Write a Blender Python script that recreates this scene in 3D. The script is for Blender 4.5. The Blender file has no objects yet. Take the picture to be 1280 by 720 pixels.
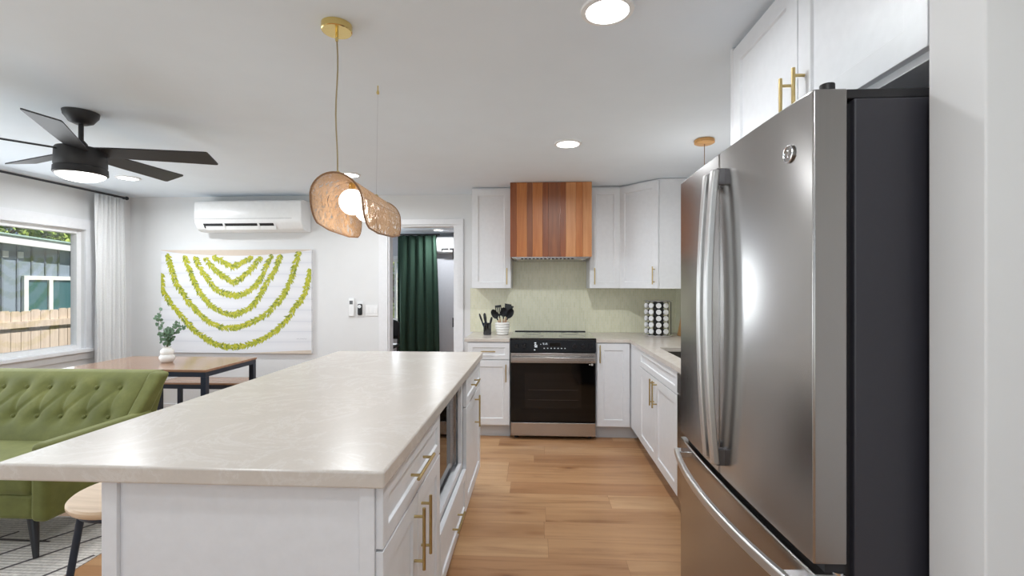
import bpy, bmesh, math, random
from mathutils import Vector, Matrix
random.seed(7)
PI = math.pi
C = bpy.context.scene.collection
S = bpy.context.scene

# ------------------------------------------------------------------ camera, world, lights, exposure
cam_d = bpy.data.cameras.new('camera')
cam = bpy.data.objects.new('camera', cam_d); C.objects.link(cam)
cam.location = (0, 0, 1.38)
cam.rotation_euler = (PI/2, 0, math.radians(3.0))
cam_d.sensor_width = 36; cam_d.lens = 590/1280*36
cam_d.shift_y = -2/1280
cam_d.clip_start = .05; cam_d.clip_end = 200
S.camera = cam
S.view_settings.view_transform = 'Standard'
S.view_settings.look = 'None'
S.view_settings.gamma = 1
S.view_settings.use_curve_mapping = False
S.view_settings.exposure = 0.46

W = bpy.data.worlds.new('world'); S.world = W; W.use_nodes = True
wn = W.node_tree; wn.nodes.clear()
wo = wn.nodes.new('ShaderNodeOutputWorld'); bg = wn.nodes.new('ShaderNodeBackground')
sk = wn.nodes.new('ShaderNodeTexSky')
sk.sky_type = 'HOSEK_WILKIE'; sk.turbidity = 3; sk.ground_albedo = .4; sk.sun_direction = (.6, .0, .8)
bg.inputs['Strength'].default_value = 1.3
wn.links.new(sk.outputs[0], bg.inputs[0]); wn.links.new(bg.outputs[0], wo.inputs[0])

def area(name, loc, rot, sx, sy, power, col=(1, 1, 1), shape='RECTANGLE', spread=180):
    l = bpy.data.lights.new(name, 'AREA'); l.shape = shape; l.size = sx
    if shape in ('RECTANGLE', 'ELLIPSE'): l.size_y = sy
    l.energy = power; l.color = col; l.spread = math.radians(spread)
    o = bpy.data.objects.new(name, l); C.objects.link(o); o.location = loc; o.rotation_euler = rot
    return o
sun = bpy.data.lights.new('sun', 'SUN'); sun.energy = 4.6; sun.angle = .01; sun.color = (1, .96, .9)
so = bpy.data.objects.new('sun', sun); C.objects.link(so)
so.rotation_euler = Vector((.60, .22, .77)).to_track_quat('Z', 'Y').to_euler()
so.location = (10, 0, 20)
DAY = (.88, .945, 1.0)
area('rear_window_fill', (-1.2, -2.33, 1.25), (math.radians(140), 0, 0), 3.4, 1.9, 26, DAY)       # added lamp inside window_2 behind the camera, tilted up to brighten the ceiling
area('daylight_living_window', (-4.36, 2.35, 1.35), (0, -math.radians(100), 0), 1.05, 3.6, 30, DAY)     # window_1
area('daylight_bedroom_window', (-2.75, 8.5, 1.3), (-PI/2, 0, 0), .8, 1.1, 18, DAY)

# ------------------------------------------------------------------ materials
def srgb(r, g, b):
    def f(c):
        c /= 255
        return c/12.92 if c <= .04045 else ((c+.055)/1.055)**2.4
    return (f(r), f(g), f(b), 1)
def nmat(name):
    m = bpy.data.materials.new(name); m.use_nodes = True
    nt = m.node_tree; p = nt.nodes['Principled BSDF']
    return m, nt, p
def N(nt, t, **kw):
    n = nt.nodes.new(t)
    for k, v in kw.items():
        if k in n.inputs: n.inputs[k].default_value = v
        else: setattr(n, k, v)
    return n
def coords(nt, scale=(1, 1, 1), rot=(0, 0, 0), kind='Object'):
    tc = N(nt, 'ShaderNodeTexCoord'); mp = N(nt, 'ShaderNodeMapping')
    mp.inputs['Scale'].default_value = scale; mp.inputs['Rotation'].default_value = rot
    nt.links.new(tc.outputs[kind], mp.inputs[0]); return mp.outputs[0]
def ramp(nt, fac, stops):
    r = N(nt, 'ShaderNodeValToRGB'); e = r.color_ramp.elements
    while len(e) < len(stops): e.new(.5)
    for q, (p_, c_) in zip(e, stops): q.position = p_; q.color = c_
    nt.links.new(fac, r.inputs[0]); return r.outputs[0]
def mixc(nt, a, b, fac, mode='MIX'):
    m = N(nt, 'ShaderNodeMix', data_type='RGBA', blend_type=mode)
    for s_, v in ((m.inputs[6], a), (m.inputs[7], b), (m.inputs[0], fac)):
        if hasattr(v, 'is_output'): nt.links.new(v, s_)
        else: s_.default_value = v
    return m.outputs[2]
def bump(nt, p, h, strength=.2, dist=.002):
    b = N(nt, 'ShaderNodeBump', Strength=strength, Distance=dist)
    nt.links.new(h, b.inputs['Height']); nt.links.new(b.outputs[0], p.inputs['Normal'])
def plain(name, col, rough=.5, metal=0, spec=.5, noise=0, nscale=30, coat=0, bmp=0):
    m, nt, p = nmat(name)
    p.inputs['Roughness'].default_value = rough; p.inputs['Metallic'].default_value = metal
    p.inputs['Specular IOR Level'].default_value = spec; p.inputs['Coat Weight'].default_value = coat
    n = N(nt, 'ShaderNodeTexNoise', Scale=nscale, Detail=3)
    nt.links.new(coords(nt), n.inputs[0])
    k = noise or .02
    dark = tuple(c*(1-k) for c in col[:3])+(1,); lite = tuple(min(1, c*(1+k)) for c in col[:3])+(1,)
    nt.links.new(ramp(nt, n.outputs[0], [(.3, dark), (.7, lite)]), p.inputs['Base Color'])
    if bmp: bump(nt, p, n.outputs[0], bmp)
    return m
def emit(name, col, s):
    m, nt, p = nmat(name)
    p.inputs['Base Color'].default_value = col
    p.inputs['Emission Color'].default_value = col; p.inputs['Emission Strength'].default_value = s
    return m

WALL = plain('wall_paint', srgb(225, 225, 225), .7, noise=.01, nscale=8)
WALLB = plain('wall_paint_bedroom', srgb(205, 206, 212), .7)
CEIL = plain('ceiling_paint', srgb(230, 238, 246), .8, noise=.01, nscale=5)
TRIM = plain('trim_paint', srgb(232, 232, 234), .4)
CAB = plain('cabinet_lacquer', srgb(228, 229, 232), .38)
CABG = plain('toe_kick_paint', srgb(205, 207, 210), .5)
BRASS = plain('brushed_brass', srgb(190, 168, 118), .34, 1, noise=.06, nscale=60)
BRASSL = plain('polished_brass', srgb(232, 208, 140), .18, 1)
BLACK = plain('black_metal', srgb(34, 33, 36), .45)
BLACKP = plain('black_plastic', srgb(26, 27, 30), .35)
NAVY = plain('black_blue_steel', srgb(32, 40, 54), .45)
CHROME = plain('chrome', srgb(225, 225, 228), .12, 1)
WHITEP = plain('white_plastic', srgb(238, 238, 238), .3)
CERAM = plain('white_ceramic', srgb(240, 238, 234), .25, coat=.3)
FANB = plain('matte_black_fan', srgb(42, 41, 43), .5)
DARKSIDE = plain('fridge_case_paint', srgb(52, 51, 58), .45, bmp=.05, nscale=300)
GLASSB = plain('black_oven_glass', srgb(7, 6, 6), .04, spec=.35)
COOK = plain('cooktop_glass', srgb(18, 18, 19), .06, coat=1)

def steel(name, col, rough, axis):
    m, nt, p = nmat(name)
    sc = {'Z': (160, 160, .8), 'X': (.8, 160, 160), 'Y': (160, .8, 160)}[axis]
    n = N(nt, 'ShaderNodeTexNoise', Scale=4, Detail=4); nt.links.new(coords(nt, sc), n.inputs[0])
    c = col[:3]
    nt.links.new(ramp(nt, n.outputs[0], [(.3, tuple(q*.975 for q in c)+(1,)), (.7, tuple(min(1, q*1.02) for q in c)+(1,))]), p.inputs['Base Color'])
    mr = N(nt, 'ShaderNodeMapRange'); mr.inputs[3].default_value = rough*.95; mr.inputs[4].default_value = rough*1.06
    nt.links.new(n.outputs[0], mr.inputs[0]); nt.links.new(mr.outputs[0], p.inputs['Roughness'])
    p.inputs['Metallic'].default_value = 1
    if axis == 'Z' and name == 'brushed_steel':
        p.inputs['Anisotropic'].default_value = .75; p.inputs['Anisotropic Rotation'].default_value = .25
        tg = N(nt, 'ShaderNodeTangent', direction_type='RADIAL', axis='Z'); nt.links.new(tg.outputs[0], p.inputs['Tangent'])
    return m
STEEL = steel('brushed_steel', srgb(166, 163, 161), .22, 'Z')
STEELX = steel('brushed_steel_horizontal', srgb(186, 181, 178), .26, 'X')
STEELL = steel('satin_handle_steel', srgb(214, 213, 212), .34, 'Z')

def quartz():
    m, nt, p = nmat('beige_quartz')
    v = coords(nt)
    n1 = N(nt, 'ShaderNodeTexNoise', Scale=3.0, Detail=8, Roughness=.7, Distortion=1.6); nt.links.new(v, n1.inputs[0])
    n2 = N(nt, 'ShaderNodeTexNoise', Scale=90, Detail=2); nt.links.new(v, n2.inputs[0])
    a = ramp(nt, n1.outputs[0], [(.35, srgb(204, 195, 186)), (.5, srgb(207, 198, 189)), (.53, srgb(213, 206, 199)), (.56, srgb(207, 198, 189)), (.8, srgb(202, 193, 184))])
    b = ramp(nt, n2.outputs[0], [(.35, (.965, .965, .965, 1)), (.6, (1, 1, 1, 1))])
    nt.links.new(mixc(nt, a, b, .7, 'MULTIPLY'), p.inputs['Base Color'])
    p.inputs['Roughness'].default_value = .27
    return m
QUARTZ = quartz()

def floor_mat():
    m, nt, p = nmat('oak_planks')
    v = coords(nt)
    br = N(nt, 'ShaderNodeTexBrick', Scale=1.0); br.offset = 0; br.offset_frequency = 2
    br.inputs['Color1'].default_value = (.0, .0, .0, 1); br.inputs['Color2'].default_value = (1, 1, 1, 1)
    br.inputs['Mortar'].default_value = (.5, .5, .5, 1)
    br.inputs['Mortar Size'].default_value = .0012; br.inputs['Mortar Smooth'].default_value = .3
    br.inputs['Brick Width'].default_value = 1.45; br.inputs['Row Height'].default_value = .185
    sx = N(nt, 'ShaderNodeSeparateXYZ'); nt.links.new(v, sx.inputs[0])
    dv = N(nt, 'ShaderNodeMath', operation='DIVIDE'); nt.links.new(sx.outputs[1], dv.inputs[0]); dv.inputs[1].default_value = .185
    fl_ = N(nt, 'ShaderNodeMath', operation='FLOOR'); nt.links.new(dv.outputs[0], fl_.inputs[0])
    wn_ = N(nt, 'ShaderNodeTexWhiteNoise', noise_dimensions='1D'); nt.links.new(fl_.outputs[0], wn_.inputs['W'])
    ma = N(nt, 'ShaderNodeMath', operation='MULTIPLY_ADD'); nt.links.new(wn_.outputs[0], ma.inputs[0]); ma.inputs[1].default_value = 9.0; nt.links.new(sx.outputs[0], ma.inputs[2])
    cb = N(nt, 'ShaderNodeCombineXYZ'); nt.links.new(ma.outputs[0], cb.inputs[0]); nt.links.new(sx.outputs[1], cb.inputs[1])
    nt.links.new(cb.outputs[0], br.inputs[0])
    tone = ramp(nt, br.outputs['Color'], [(0, srgb(174, 130, 92)), (.45, srgb(188, 146, 106)), (1, srgb(202, 164, 124))])
    # shift the grain from board to board
    ad = N(nt, 'ShaderNodeVectorMath', operation='MULTIPLY_ADD'); ad.inputs[1].default_value = (7, 3, 5)
    nt.links.new(br.outputs['Color'], ad.inputs[0]); nt.links.new(v, ad.inputs[2])
    def st(sc):
        mp = N(nt, 'ShaderNodeMapping'); mp.inputs['Scale'].default_value = sc
        nt.links.new(ad.outputs[0], mp.inputs[0]); return mp.outputs[0]
    g = N(nt, 'ShaderNodeTexNoise', Scale=2.2, Detail=9, Roughness=.65, Distortion=.6); nt.links.new(st((.7, 9, 1)), g.inputs[0])
    g2 = N(nt, 'ShaderNodeTexNoise', Scale=1.4, Detail=3, Distortion=.8); nt.links.new(st((.5, 3.5, 1)), g2.inputs[0])
    gc = ramp(nt, g.outputs[0], [(.28, (.60, .50, .42, 1)), (.47, (.92, .89, .86, 1)), (.7, (1.06, 1.05, 1.03, 1))])
    g2c = ramp(nt, g2.outputs[0], [(.32, (.68, .58, .49, 1)), (.52, (1, 1, 1, 1))])
    c = mixc(nt, tone, gc, .85, 'MULTIPLY'); c = mixc(nt, c, g2c, .7, 'MULTIPLY')
    k = N(nt, 'ShaderNodeTexVoronoi', Scale=1.0); nt.links.new(st((1.7, 5.2, 1)), k.inputs[0])
    kc = ramp(nt, k.outputs['Distance'], [(.02, (.34, .24, .17, 1)), (.07, (.72, .6, .5, 1)), (.17, (1, 1, 1, 1))])
    c = mixc(nt, c, kc, .8, 'MULTIPLY')
    mc = ramp(nt, br.outputs['Fac'], [(.2, (1, 1, 1, 1)), (1, (.55, .47, .4, 1))])
    c = mixc(nt, c, mc, .8, 'MULTIPLY')
    nt.links.new(c, p.inputs['Base Color']); p.inputs['Roughness'].default_value = .42
    bump(nt, p, g.outputs[0], .08)
    return m
FLOOR = floor_mat()

def wood(name, c1, c2, axis='Z', rough=.4, sc=1):
    m, nt, p = nmat(name)
    s_ = {'Z': (14, 14, .8), 'X': (.8, 14, 14), 'Y': (14, .8, 14)}[axis]
    n = N(nt, 'ShaderNodeTexNoise', Scale=2.5*sc, Detail=7, Roughness=.6, Distortion=.5); nt.links.new(coords(nt, s_), n.inputs[0])
    nt.links.new(ramp(nt, n.outputs[0], [(.3, c1), (.7, c2)]), p.inputs['Base Color'])
    p.inputs['Roughness'].default_value = rough
    bump(nt, p, n.outputs[0], .06)
    return m
PLANKT = [wood('cedar_deep_red', srgb(122, 62, 28), srgb(150, 84, 42)), wood('cedar_orange', srgb(164, 94, 44), srgb(190, 122, 66)),
          wood('cedar_brown', srgb(118, 66, 38), srgb(144, 86, 50)), wood('cedar_light', srgb(182, 118, 70), srgb(204, 146, 96))]
TABLEW = wood('walnut_table_top', srgb(132, 98, 76), srgb(170, 132, 104), 'X', .16)
STOOLW = wood('pale_ash_seat', srgb(204, 172, 136), srgb(228, 200, 168), 'X', .4)
UTW = wood('utensil_handle_wood', srgb(176, 136, 106), srgb(210, 172, 140), 'Z')
BOARDW = wood('bamboo_board', srgb(196, 138, 76), srgb(222, 166, 100), 'Z')
CANW = wood('pendant_canopy_wood', srgb(196, 144, 82), srgb(218, 170, 108), 'X')
FENCEW = wood('fence_board_wood', srgb(196, 178, 158), srgb(224, 208, 190), 'Z', .8)

def tile():
    m, nt, p = nmat('green_mosaic_tile')
    tc = N(nt, 'ShaderNodeTexCoord'); sp = N(nt, 'ShaderNodeSeparateXYZ'); nt.links.new(tc.outputs['Object'], sp.inputs[0])
    ad = N(nt, 'ShaderNodeMath', operation='SUBTRACT'); nt.links.new(sp.outputs[0], ad.inputs[0]); nt.links.new(sp.outputs[1], ad.inputs[1])
    cb = N(nt, 'ShaderNodeCombineXYZ'); nt.links.new(sp.outputs[2], cb.inputs[0]); nt.links.new(ad.outputs[0], cb.inputs[1])
    br = N(nt, 'ShaderNodeTexBrick', Scale=1.0)
    br.inputs['Brick Width'].default_value = .058; br.inputs['Row Height'].default_value = .019
    br.inputs['Mortar Size'].default_value = .0014; br.inputs['Mortar Smooth'].default_value = .25
    br.inputs['Color1'].default_value = srgb(224, 222, 192); br.inputs['Color2'].default_value = srgb(234, 231, 204)
    br.inputs['Mortar'].default_value = srgb(232, 233, 222)
    nt.links.new(cb.outputs[0], br.inputs[0])
    nt.links.new(br.outputs['Color'], p.inputs['Base Color'])
    p.inputs['Roughness'].default_value = .2
    iv = N(nt, 'ShaderNodeMath', operation='SUBTRACT'); iv.inputs[0].default_value = 1; nt.links.new(br.outputs['Fac'], iv.inputs[1])
    bump(nt, p, iv.outputs[0], .35, .0015)
    return m
TILE = tile()

def velvet():
    m, nt, p = nmat('olive_velvet')
    n = N(nt, 'ShaderNodeTexNoise', Scale=5, Detail=6, Roughness=.65); nt.links.new(coords(nt), n.inputs[0])
    nt.links.new(ramp(nt, n.outputs[0], [(.3, srgb(82, 86, 34)), (.55, srgb(99, 102, 45)), (.75, srgb(118, 119, 62))]), p.inputs['Base Color'])
    p.inputs['Roughness'].default_value = .7; p.inputs['Sheen Weight'].default_value = .55
    p.inputs['Sheen Tint'].default_value = srgb(190, 190, 140); p.inputs['Sheen Roughness'].default_value = .35
    return m
VELVET = velvet()

def rugm():
    m, nt, p = nmat('woven_rug')
    v = coords(nt)
    w = N(nt, 'ShaderNodeTexWave', Scale=14, Distortion=.6, bands_direction='Y'); w.inputs['Detail'].default_value = 2
    nt.links.new(v, w.inputs[0])
    n = N(nt, 'ShaderNodeTexNoise', Scale=70, Detail=2); nt.links.new(v, n.inputs[0])
    a = ramp(nt, w.outputs['Fac'], [(.2, srgb(196, 190, 184)), (.7, srgb(222, 217, 211))])
    b = ramp(nt, n.outputs[0], [(.35, (.78, .77, .76, 1)), (.6, (1.03, 1.02, 1.01, 1))])
    nt.links.new(mixc(nt, a, b, .8, 'MULTIPLY'), p.inputs['Base Color'])
    p.inputs['Roughness'].default_value = .95; bump(nt, p, w.outputs['Fac'], .5, .004)
    return m
RUG = rugm()
RUGL = plain('rug_line_yarn', srgb(84, 78, 78), .95, noise=.2, nscale=80)
RUGB = plain('rug_line_brown_yarn', srgb(150, 128, 116), .95, noise=.2, nscale=80)

def rattan():
    m, nt, p = nmat('woven_rattan')
    v = coords(nt)
    n = N(nt, 'ShaderNodeTexNoise', Scale=1, Detail=3, Roughness=.6)
    mp = N(nt, 'ShaderNodeMapping'); mp.inputs['Scale'].default_value = (110, 620, 110); nt.links.new(v, mp.inputs[0]); nt.links.new(mp.outputs[0], n.inputs[0])
    n2 = N(nt, 'ShaderNodeTexNoise', Scale=1, Detail=2)
    mp2 = N(nt, 'ShaderNodeMapping'); mp2.inputs['Scale'].default_value = (45, 90, 45); nt.links.new(v, mp2.inputs[0]); nt.links.new(mp2.outputs[0], n2.inputs[0])
    nt.links.new(ramp(nt, n.outputs[0], [(.34, srgb(140, 102, 68)), (.5, srgb(188, 152, 112)), (.66, srgb(222, 194, 162))]), p.inputs['Base Color'])
    p.inputs['Roughness'].default_value = .6
    p.inputs['Subsurface Weight'].default_value = 0
    # open gaps between strands
    g = N(nt, 'ShaderNodeMath', operation='MULTIPLY'); nt.links.new(n.outputs[0], g.inputs[0]); nt.links.new(n2.outputs[0], g.inputs[1])
    al = N(nt, 'ShaderNodeMath', operation='LESS_THAN'); nt.links.new(g.outputs[0], al.inputs[0]); al.inputs[1].default_value = .278
    nt.links.new(al.outputs[0], p.inputs['Alpha'])
    out = [q for q in nt.nodes if q.type == 'OUTPUT_MATERIAL'][0]
    tr = N(nt, 'ShaderNodeBsdfTranslucent'); tr.inputs[0].default_value = srgb(236, 208, 176)
    mx = N(nt, 'ShaderNodeMixShader'); 
    # translucent only where strands exist
    fm = N(nt, 'ShaderNodeMath', operation='MULTIPLY'); nt.links.new(al.outputs[0], fm.inputs[0]); fm.inputs[1].default_value = .22
    nt.links.new(fm.outputs[0], mx.inputs[0]); nt.links.new(p.outputs[0], mx.inputs[1]); nt.links.new(tr.outputs[0], mx.inputs[2])
    nt.links.new(mx.outputs[0], out.inputs[0])
    return m
RATTAN = rattan()
RIMM = plain('rattan_rim_cord', srgb(140, 104, 72), .6, noise=.15, nscale=120)

def cloth(name, col, trans=.4):
    m, nt, p = nmat(name)
    n = N(nt, 'ShaderNodeTexNoise', Scale=160, Detail=2); nt.links.new(coords(nt), n.inputs[0])
    c = col[:3]
    rc = ramp(nt, n.outputs[0], [(.3, tuple(q*.9 for q in c)+(1,)), (.7, col)])
    nt.links.new(rc, p.inputs['Base Color']); p.inputs['Roughness'].default_value = .9; p.inputs['Specular IOR Level'].default_value = .1
    if trans:
        out = [q for q in nt.nodes if q.type == 'OUTPUT_MATERIAL'][0]
        tr = N(nt, 'ShaderNodeBsdfTranslucent'); nt.links.new(rc, tr.inputs[0])
        mx = N(nt, 'ShaderNodeMixShader'); mx.inputs[0].default_value = trans
        nt.links.new(p.outputs[0], mx.inputs[1]); nt.links.new(tr.outputs[0], mx.inputs[2]); nt.links.new(mx.outputs[0], out.inputs[0])
    return m
SHEER = cloth('white_curtain_linen', srgb(252, 252, 252), .3)
GREENC = cloth('green_curtain_velvet', srgb(60, 82, 70), 0)

def thin_glass(name, tint=(1, 1, 1, 1), refl=.07):
    m, nt, p = nmat(name); nt.nodes.remove(p)
    out = [q for q in nt.nodes if q.type == 'OUTPUT_MATERIAL'][0]
    t = N(nt, 'ShaderNodeBsdfTransparent'); t.inputs[0].default_value = tint
    g = N(nt, 'ShaderNodeBsdfGlossy', Roughness=.02)
    mx = N(nt, 'ShaderNodeMixShader'); mx.inputs[0].default_value = refl
    nt.links.new(t.outputs[0], mx.inputs[1]); nt.links.new(g.outputs[0], mx.inputs[2]); nt.links.new(mx.outputs[0], out.inputs[0])
    return m
PANE = thin_glass('window_glass')
BLUEG = thin_glass('smoked_blue_glass', srgb(96, 110, 140), .1)

def leafm(name, a, b):
    m, nt, p = nmat(name)
    n = N(nt, 'ShaderNodeTexNoise', Scale=3, Detail=4); nt.links.new(coords(nt), n.inputs[0])
    nt.links.new(ramp(nt, n.outputs[0], [(.35, a), (.65, b)]), p.inputs['Base Color']); p.inputs['Roughness'].default_value = .55
    return m
LEAF = leafm('tree_leaf', srgb(110, 148, 60), srgb(186, 204, 104))
EUCA = leafm('eucalyptus_leaf', srgb(62, 92, 64), srgb(112, 140, 108))
BARK = plain('bark', srgb(104, 86, 70), .9, noise=.3)
LEI = [plain('print_leaf_yellow', srgb(190, 186, 48), .6), plain('print_leaf_lime', srgb(162, 168, 40), .6), plain('print_leaf_dark', srgb(118, 132, 36), .6)]

# ------------------------------------------------------------------ mesh helpers
def box(bm, x0, x1, y0, y1, z0, z1, mi=0):
    v = [bm.verts.new((x, y, z)) for z in (z0, z1) for y in (y0, y1) for x in (x0, x1)]
    for f in ((0, 2, 3, 1), (4, 5, 7, 6), (0, 1, 5, 4), (2, 6, 7, 3), (0, 4, 6, 2), (1, 3, 7, 5)):
        fc = bm.faces.new([v[i] for i in f]); fc.material_index = mi
    return v
def hexa(bm, pts, mi=0):       # 8 points ordered as in box
    v = [bm.verts.new(p) for p in pts]
    for f in ((0, 2, 3, 1), (4, 5, 7, 6), (0, 1, 5, 4), (2, 6, 7, 3), (0, 4, 6, 2), (1, 3, 7, 5)):
        bm.faces.new([v[i] for i in f]).material_index = mi
def frame_of(d):
    d = d.normalized(); a = Vector((0, 0, 1)) if abs(d.z) < .9 else Vector((1, 0, 0))
    u = d.cross(a).normalized(); return u, d.cross(u).normalized()
def tube(bm, pts, r, n=10, closed=False, cap=True, mi=0, sq=None):
    pts = [Vector(p) for p in pts]; rings = []; u = None
    for i, p in enumerate(pts):
        if closed: d = pts[(i+1) % len(pts)]-pts[i-1]
        else: d = pts[min(i+1, len(pts)-1)]-pts[max(i-1, 0)]
        d.normalize()
        if u is None: u, w = frame_of(d)
        else:
            u = (u-d*u.dot(d)).normalized(); w = d.cross(u)
        rr = r[i] if isinstance(r, (list, tuple)) else r
        rings.append([bm.verts.new(p+(u*math.cos(2*PI*k/n)+w*math.sin(2*PI*k/n))*rr) for k in range(n)])
    m = len(rings)
    for i in range(m if closed else m-1):
        a, b = rings[i], rings[(i+1) % m]
        for k in range(n): bm.faces.new((a[k], a[(k+1) % n], b[(k+1) % n], b[k])).material_index = mi
    if cap and not closed:
        bm.faces.new(rings[0][::-1]).material_index = mi; bm.faces.new(rings[-1]).material_index = mi
def lathe(bm, prof, cx, cy, cz, n=32, mi=0):
    rings = []
    for r, z in prof:
        if r < 1e-5: rings.append([bm.verts.new((cx, cy, cz+z))])
        else: rings.append([bm.verts.new((cx+r*math.cos(2*PI*k/n), cy+r*math.sin(2*PI*k/n), cz+z)) for k in range(n)])
    for a, b in zip(rings, rings[1:]):
        for k in range(n):
            k2 = (k+1) % n
            if len(a) == 1 and len(b) == 1: continue
            if len(a) == 1: f = (a[0], b[k2], b[k])
            elif len(b) == 1: f = (a[k], a[k2], b[0])
            else: f = (a[k], a[k2], b[k2], b[k])
            bm.faces.new(f).material_index = mi
def prism(bm, pts, z0, z1, mi=0):
    a = [bm.verts.new((x, y, z0)) for x, y in pts]; b = [bm.verts.new((x, y, z1)) for x, y in pts]
    n = len(pts)
    bm.faces.new(a[::-1]).material_index = mi; bm.faces.new(b).material_index = mi
    for k in range(n): bm.faces.new((a[k], a[(k+1) % n], b[(k+1) % n], b[k])).material_index = mi
def sphere(bm, c, r, u=24, v=14, mi=0, sc=(1, 1, 1)):
    prof = [(r*math.sin(PI*i/v), -r*math.cos(PI*i/v)) for i in range(v+1)]
    k0 = len(bm.verts); bm.verts.ensure_lookup_table()
    lathe(bm, prof, 0, 0, 0, u, mi); bm.verts.ensure_lookup_table()
    for q in bm.verts[k0:]: q.co = Vector((q.co.x*sc[0]+c[0], q.co.y*sc[1]+c[1], q.co.z*sc[2]+c[2]))
def shaker(bm, o, U, Nn, w, h, t=.02, rail=.06, dep=.008):
    """framed door: corner o (back plane), U along the width, Z up, Nn outward"""
    o = Vector(o); U = Vector(U).normalized(); V = Vector((0, 0, 1)); Nn = Vector(Nn).normalized()
    P = lambda u, v, n: bm.verts.new(o+U*u+V*v+Nn*n)
    def ring(i, n, j=0): return [P(i, i, n), P(w-i, i, n), P(w-i, h-i, n), P(i, h-i, n)]
    bk, fr, inn, re = ring(0, 0), ring(0, t), ring(rail, t), ring(rail+.004, t-dep)
    flip = U.cross(V).dot(Nn) < 0
    def F(l): bm.faces.new(l[::-1] if flip else l)
    F(bk[::-1])
    for k in range(4):
        q = (k+1) % 4
        F([bk[k], bk[q], fr[q], fr[k]]); F([fr[k], fr[q], inn[q], inn[k]]); F([inn[k], inn[q], re[q], re[k]])
    F(re)

def worldpos(o):
    v = Vector((0, 0, 0))
    while o is not None: v += o.location; o = o.parent
    return v
def obj(name, bm, mats, parent=None, smooth=True, bevel=0, seg=2, loc=None, ang=40):
    """geometry in bm is in world coordinates; the new object keeps its parent's origin"""
    bmesh.ops.recalc_face_normals(bm, faces=bm.faces)
    me = bpy.data.meshes.new(name)
    if parent is not None: org = worldpos(parent); l = Vector((0, 0, 0))
    elif loc is not None: org = Vector(loc); l = org
    else:
        xs = [v.co for v in bm.verts]
        org = Vector(((min(c.x for c in xs)+max(c.x for c in xs))/2, (min(c.y for c in xs)+max(c.y for c in xs))/2, min(c.z for c in xs))); l = org
    bmesh.ops.translate(bm, verts=bm.verts, vec=-org)
    bm.to_mesh(me); bm.free()
    for m in (mats if isinstance(mats, (list, tuple)) else [mats]): me.materials.append(m)
    o = bpy.data.objects.new(name, me); C.objects.link(o); o.location = l
    if parent is not None: o.parent = parent
    if smooth:
        me.polygons.foreach_set('use_smooth', [True]*len(me.polygons))
        me.set_sharp_from_angle(angle=math.radians(ang))
    if bevel:
        b = o.modifiers.new('bevel', 'BEVEL'); b.width = bevel; b.segments = seg; b.limit_method = 'ANGLE'; b.angle_limit = math.radians(30)
        b.harden_normals = False
    return o
def thing(name, label, cat, loc=(0, 0, 0), rotz=0, group=None):
    o = bpy.data.objects.new(name, None); C.objects.link(o); o.empty_display_size = .1
    o.location = loc; o.rotation_euler = (0, 0, rotz); o['label'] = label; o['category'] = cat
    if group: o['group'] = group
    return o
def tag(o, label, cat, group=None, kind=None):
    o['label'] = label; o['category'] = cat
    if group: o['group'] = group
    if kind: o['kind'] = kind
    return o
def dup(root, loc, rotz=None, label=None, group=None):
    r = root.copy(); C.objects.link(r); r.location = loc
    if rotz is not None: r.rotation_euler = (0, 0, rotz)
    if label: r['label'] = label
    if group: r['group'] = group
    for ch in list(root.children):
        c = ch.copy(); C.objects.link(c); c.parent = r
        for g in ch.children:
            d = g.copy(); C.objects.link(d); d.parent = c
    return r
def B(): return bmesh.new()
def struct(name, bm, m, parent=None, label=None, **kw):
    kw.setdefault('smooth', False)
    if parent is None: kw.setdefault('loc', (0, 0, 0))
    o = obj(name, bm, m, parent, **kw)
    if parent is None: o['kind'] = 'structure'
    return o
def bx(*a):
    bm = B(); box(bm, *a); return bm

H = 2.35; YW = 4.93; XL = -4.43; XR = 1.43; YR = -2.4

# ------------------------------------------------------------------ room shell
struct('floor', bx(XL-.12, XR+.12, YR-.12, 8.72, -.1, 0), FLOOR)
struct('ceiling', bx(XL-.12, XR+.12, YR-.12, 8.72, H, H+.1), CEIL)
bm = B(); DX0, DX1, DH = -1.575, -.855, 2.03
box(bm, XL-.12, DX0, YW, YW+.12, 0, H); box(bm, DX1, XR+.12, YW, YW+.12, 0, H); box(bm, DX0, DX1, YW, YW+.12, DH, H)
struct('wall_back', bm, WALL)
WY0, WY1, WZ0, WZ1 = .55, 4.40, .77, 1.935
bm = B()
box(bm, XL-.14, XL, YR-.12, WY0, 0, H); box(bm, XL-.14, XL, WY1, YW, 0, H); box(bm, XL-.14, XL, WY0, WY1, 0, WZ0); box(bm, XL-.14, XL, WY0, WY1, WZ1, H)
struct('wall_left', bm, WALL)
bm = bx(XR, XR+.12, YR-.12, YW, 0, H)
struct('wall_right', bm, WALL)
RX0, RX1, RZ0, RZ1 = -2.95, .55, .3, 2.2
bm = B()
box(bm, XL, RX0, YR-.12, YR, 0, H); box(bm, RX1, XR, YR-.12, YR, 0, H); box(bm, RX0, RX1, YR-.12, YR, 0, RZ0); box(bm, RX0, RX1, YR-.12, YR, RZ1, H)
struct('wall_rear', bm, WALL)
struct('wall_partition', bx(.752, XR, .832, .948, 0, H), WALL, bevel=.003)
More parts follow.
